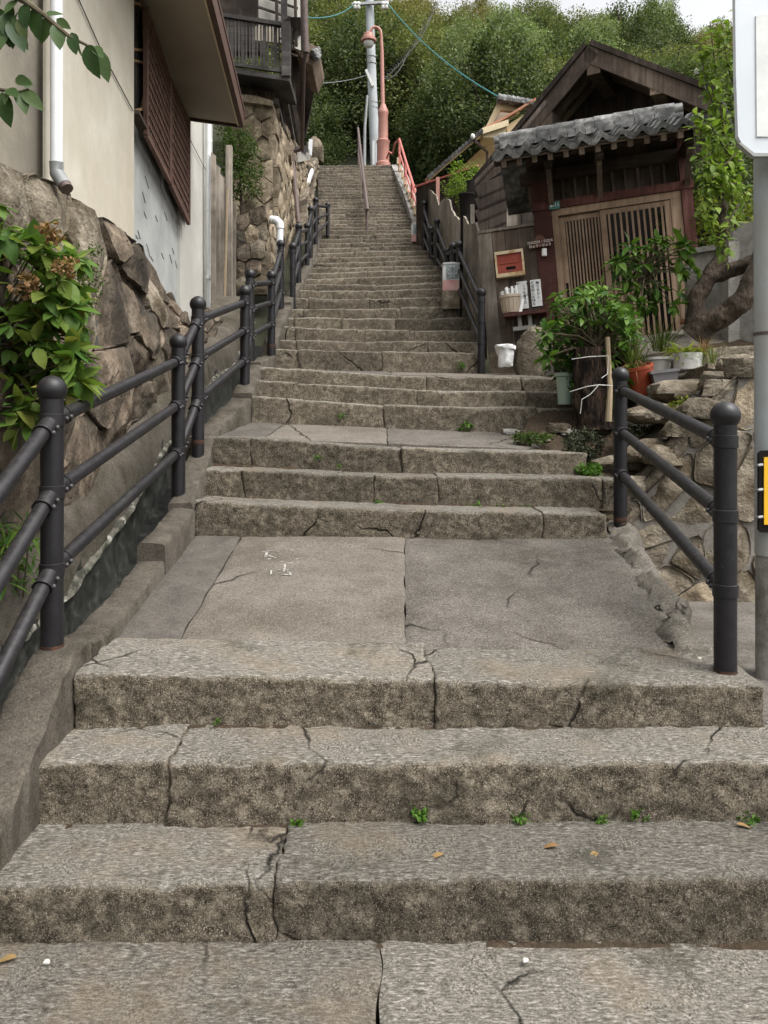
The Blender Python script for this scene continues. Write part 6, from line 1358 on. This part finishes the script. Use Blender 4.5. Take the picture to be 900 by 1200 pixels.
def spray(pts, n):
    pts = [P(*q) for q in pts]; tot = len(pts) - 1
    for k in range(n):
        t = r.random() * tot; i = min(int(t), tot - 1); p = pts[i].lerp(pts[i + 1], t - i) + rv(r) * .06; dirn = (rv(r) + V((0, -.3, -.5))).normalized(); vs_.append((r.choice(VM), frame(p, dirn, V((0, -.4, 1)) + rv(r) * .5, r.uniform(.7, 1.2))))
spray([(866, 260, 6.3), (852, 200, 6.2), (842, 130, 6.1), (832, 40, 6.1)], 150); spray([(860, 200, 6.3), (838, 130, 6.2), (820, 60, 6.1)], 110); spray([(868, 200, 6.2), (840, 175, 6.1), (815, 140, 6.0)], 90)
spray([(866, 205, 6.2), (838, 205, 6.0), (828, 240, 6.0), (850, 300, 6.0)], 110); spray([(874, 140, 6.2), (858, 90, 6.1), (848, 30, 6.1)], 90); spray([(872, 230, 6.1), (850, 215, 6.0), (822, 195, 6.0)], 70); joinleaves(vs_, tr, L_VINE)
# hedge behind the concrete wall
me = clumpmesh('hedge_leaves', P(832, 235, 8.2), (.55, .4, .8), 150, 30, .07, L_F[0], r, .2, shell=.2); hg = thing('hedge', 'dark shady shrub behind the concrete wall right of the gate', 'shrub', P(832, 330, 8.2)); link(bpy.data.objects.new('foliage', me), hg)
twig(hg, [P(832, 400, 8.2), P(832, 240, 8.2)], .04, .02, M_BARK, 'trunk')
me = clumpmesh('hedge_leaves', P(850, 255, 7.7), (.35, .2, .4), 50, 26, .05, L_YG, r, .12, shell=.2); hg = thing('shrub', 'yellowish shrub in front of the dark shrub behind the concrete wall', 'shrub', P(850, 310, 7.7)); link(bpy.data.objects.new('foliage', me), hg); twig(hg, [P(850, 390, 7.7), P(850, 260, 7.7)], .03, .015, M_BARK, 'trunk')
# ------------------------------------------------------------------ wooded hillside
r = random.Random(77); crowns = []
for k in range(8):
    m = [0, 1, 2, 1, 0, 2, 3, 1][k]; rad = (r.uniform(1.9, 2.6), r.uniform(1.9, 2.6), r.uniform(2.3, 3.2))
    me = clumpmesh('crown', (0, 0, rad[2] * .85), rad, 240, 110, .115, L_F[m], r, .55, shell=.35, aspect=.6)
    tm = MB().tube([V((0, 0, -1.5)), V((.1, 0, 1.2)), V((-.1, .1, 3))], [.16, .12, .05], 7)
    for q in range(5):
        a = r.uniform(0, 6.28); tm.tube([V((0, 0, 1 + q * .3)), V((math.cos(a) * .8, math.sin(a) * .8, 2 + q * .3)), V((math.cos(a) * 1.4, math.sin(a) * 1.4, 2.8 + q * .35))], [.07, .05, .02], 5)
    crowns.append((me, tm.mesh('trunk', True), m)); crowns[-1][1].materials.append(M_BARK)
TL = ['dense dark green broadleaf tree on the wooded hillside', 'mid green broadleaf tree on the wooded hillside', 'olive green loose-crowned tree on the wooded hillside', 'pale green large-leaved tree on the wooded hillside']
TG = ['dark trees of the hillside', 'mid green trees of the hillside', 'olive trees of the hillside', 'pale trees of the hillside']
def ftree(x, d, k=None, s=1.0, dz=0.0):
    k = r.randrange(8) if k is None else k; me, tm, m = crowns[k]; p = V((x, d, terr(x, d) - .1 + dz)); t = thing('hillside_tree', TL[m], 'tree', p, TG[m])
    q = r.uniform(0, 6.28); mt = Matrix.Translation(p) @ Matrix.Rotation(q, 4, 'Z') @ Matrix.Diagonal((s * r.uniform(.9, 1.15), s * r.uniform(.9, 1.15), s * r.uniform(.9, 1.2), 1)); inst('crown', me, mt, t); inst('trunk', tm, mt, t)
for (d, step) in ((25.5, 2.6), (28, 2.9), (31, 3.1), (34.5, 3.3), (38, 3.6), (42, 3.8), (46.5, 4.0), (51, 4.3), (56, 4.6), (61, 5)):
    x0 = xat(330, d); x1 = xat(905, d); x = x0 + r.uniform(0, 1.5)
    while x < x1:
        if not (d < 30 and abs(x + .35) < 3.2 - (d - 25) * .35): ftree(x, d + r.uniform(-.9, .9), r.choice([0, 4, 1, 3]) if d < 33 else None, r.uniform(.8, 1.15) * (1 if d < 45 else 1.1))
        x += step * r.uniform(.75, 1.2)
ftree(3.2, 27.6, 6, .8, 2.0); ftree(4.6, 29, 6, .7, 3.4)
# ------------------------------------------------------------------ weeds, leaves and pebbles on the steps
r = random.Random(2)
for (x, y, d, s) in ((492, 956, 2.395, .030), (611, 958, 2.395, .030), (749, 954, 2.395, .026), (876, 962, 2.39, .034), (705, 960, 2.395, .022), (352, 968, 2.395, .03), (590, 597, 4.77, .05), (555, 596, 4.77, .05), (617, 597, 4.77, .04), (443, 590, 4.77, .035), (545, 500, 5.97, .06), (400, 487, 5.97, .03), (372, 536, 5.07, .025), (398, 545, 5.07, .02), (540, 427, 7.86, .05), (255, 845, 2.65, .015)):
    me = clumpmesh('weed_leaves', P(x, y, d), (s, s * .5, s * .6), 9, 9, s * .45, L_MOSS, r, s * .4, shell=0, aspect=.7); o = link(bpy.data.objects.new('weed', me)); tag(o, 'tiny green weed growing in a joint of the stone steps', 'weed', 'weeds in the step joints')
DM = [leafmesh('dead_leaf', .05, .024, M_DEADLEAF, .3, .3, 4)]
for (x, y, d) in ((20, 1124, 2.03), (655, 993, 2.25), (520, 1003, 2.22), (700, 1000, 2.23), (863, 968, 2.36), (735, 615, 4.55), (722, 625, 4.4), (395, 833, 2.75)):
    o = bpy.data.objects.new('fallen_leaf', DM[0]); link(o); q = r.uniform(0, 6.28); o.matrix_basis = frame(P(x, y, d) + V((0, 0, .006)), (math.cos(q), math.sin(q), .05), (0, 0, 1), r.uniform(.7, 1.1)); tag(o, 'dry brown fallen leaf lying on the stone steps', 'leaf', 'fallen leaves on the steps')
for (x, y, d) in ((55, 1127, 2.02), (616, 1125, 2.02), (707, 775, 3.0), (729, 702, 3.63), (744, 701, 3.63), (750, 692, 3.7), (735, 738, 3.3), (410, 676, 3.9), (488, 690, 3.75), (820, 772, 2.95), (405, 611, 4.52), (690, 560, 5.0)):
    o = boulder('pebble', 'small pale pebble lying on the steps', P(x, y, d), .009, .009, .006, M_PEBBLE, x, 'pebbles on the steps', rough=.3, n=8, cat='pebble')
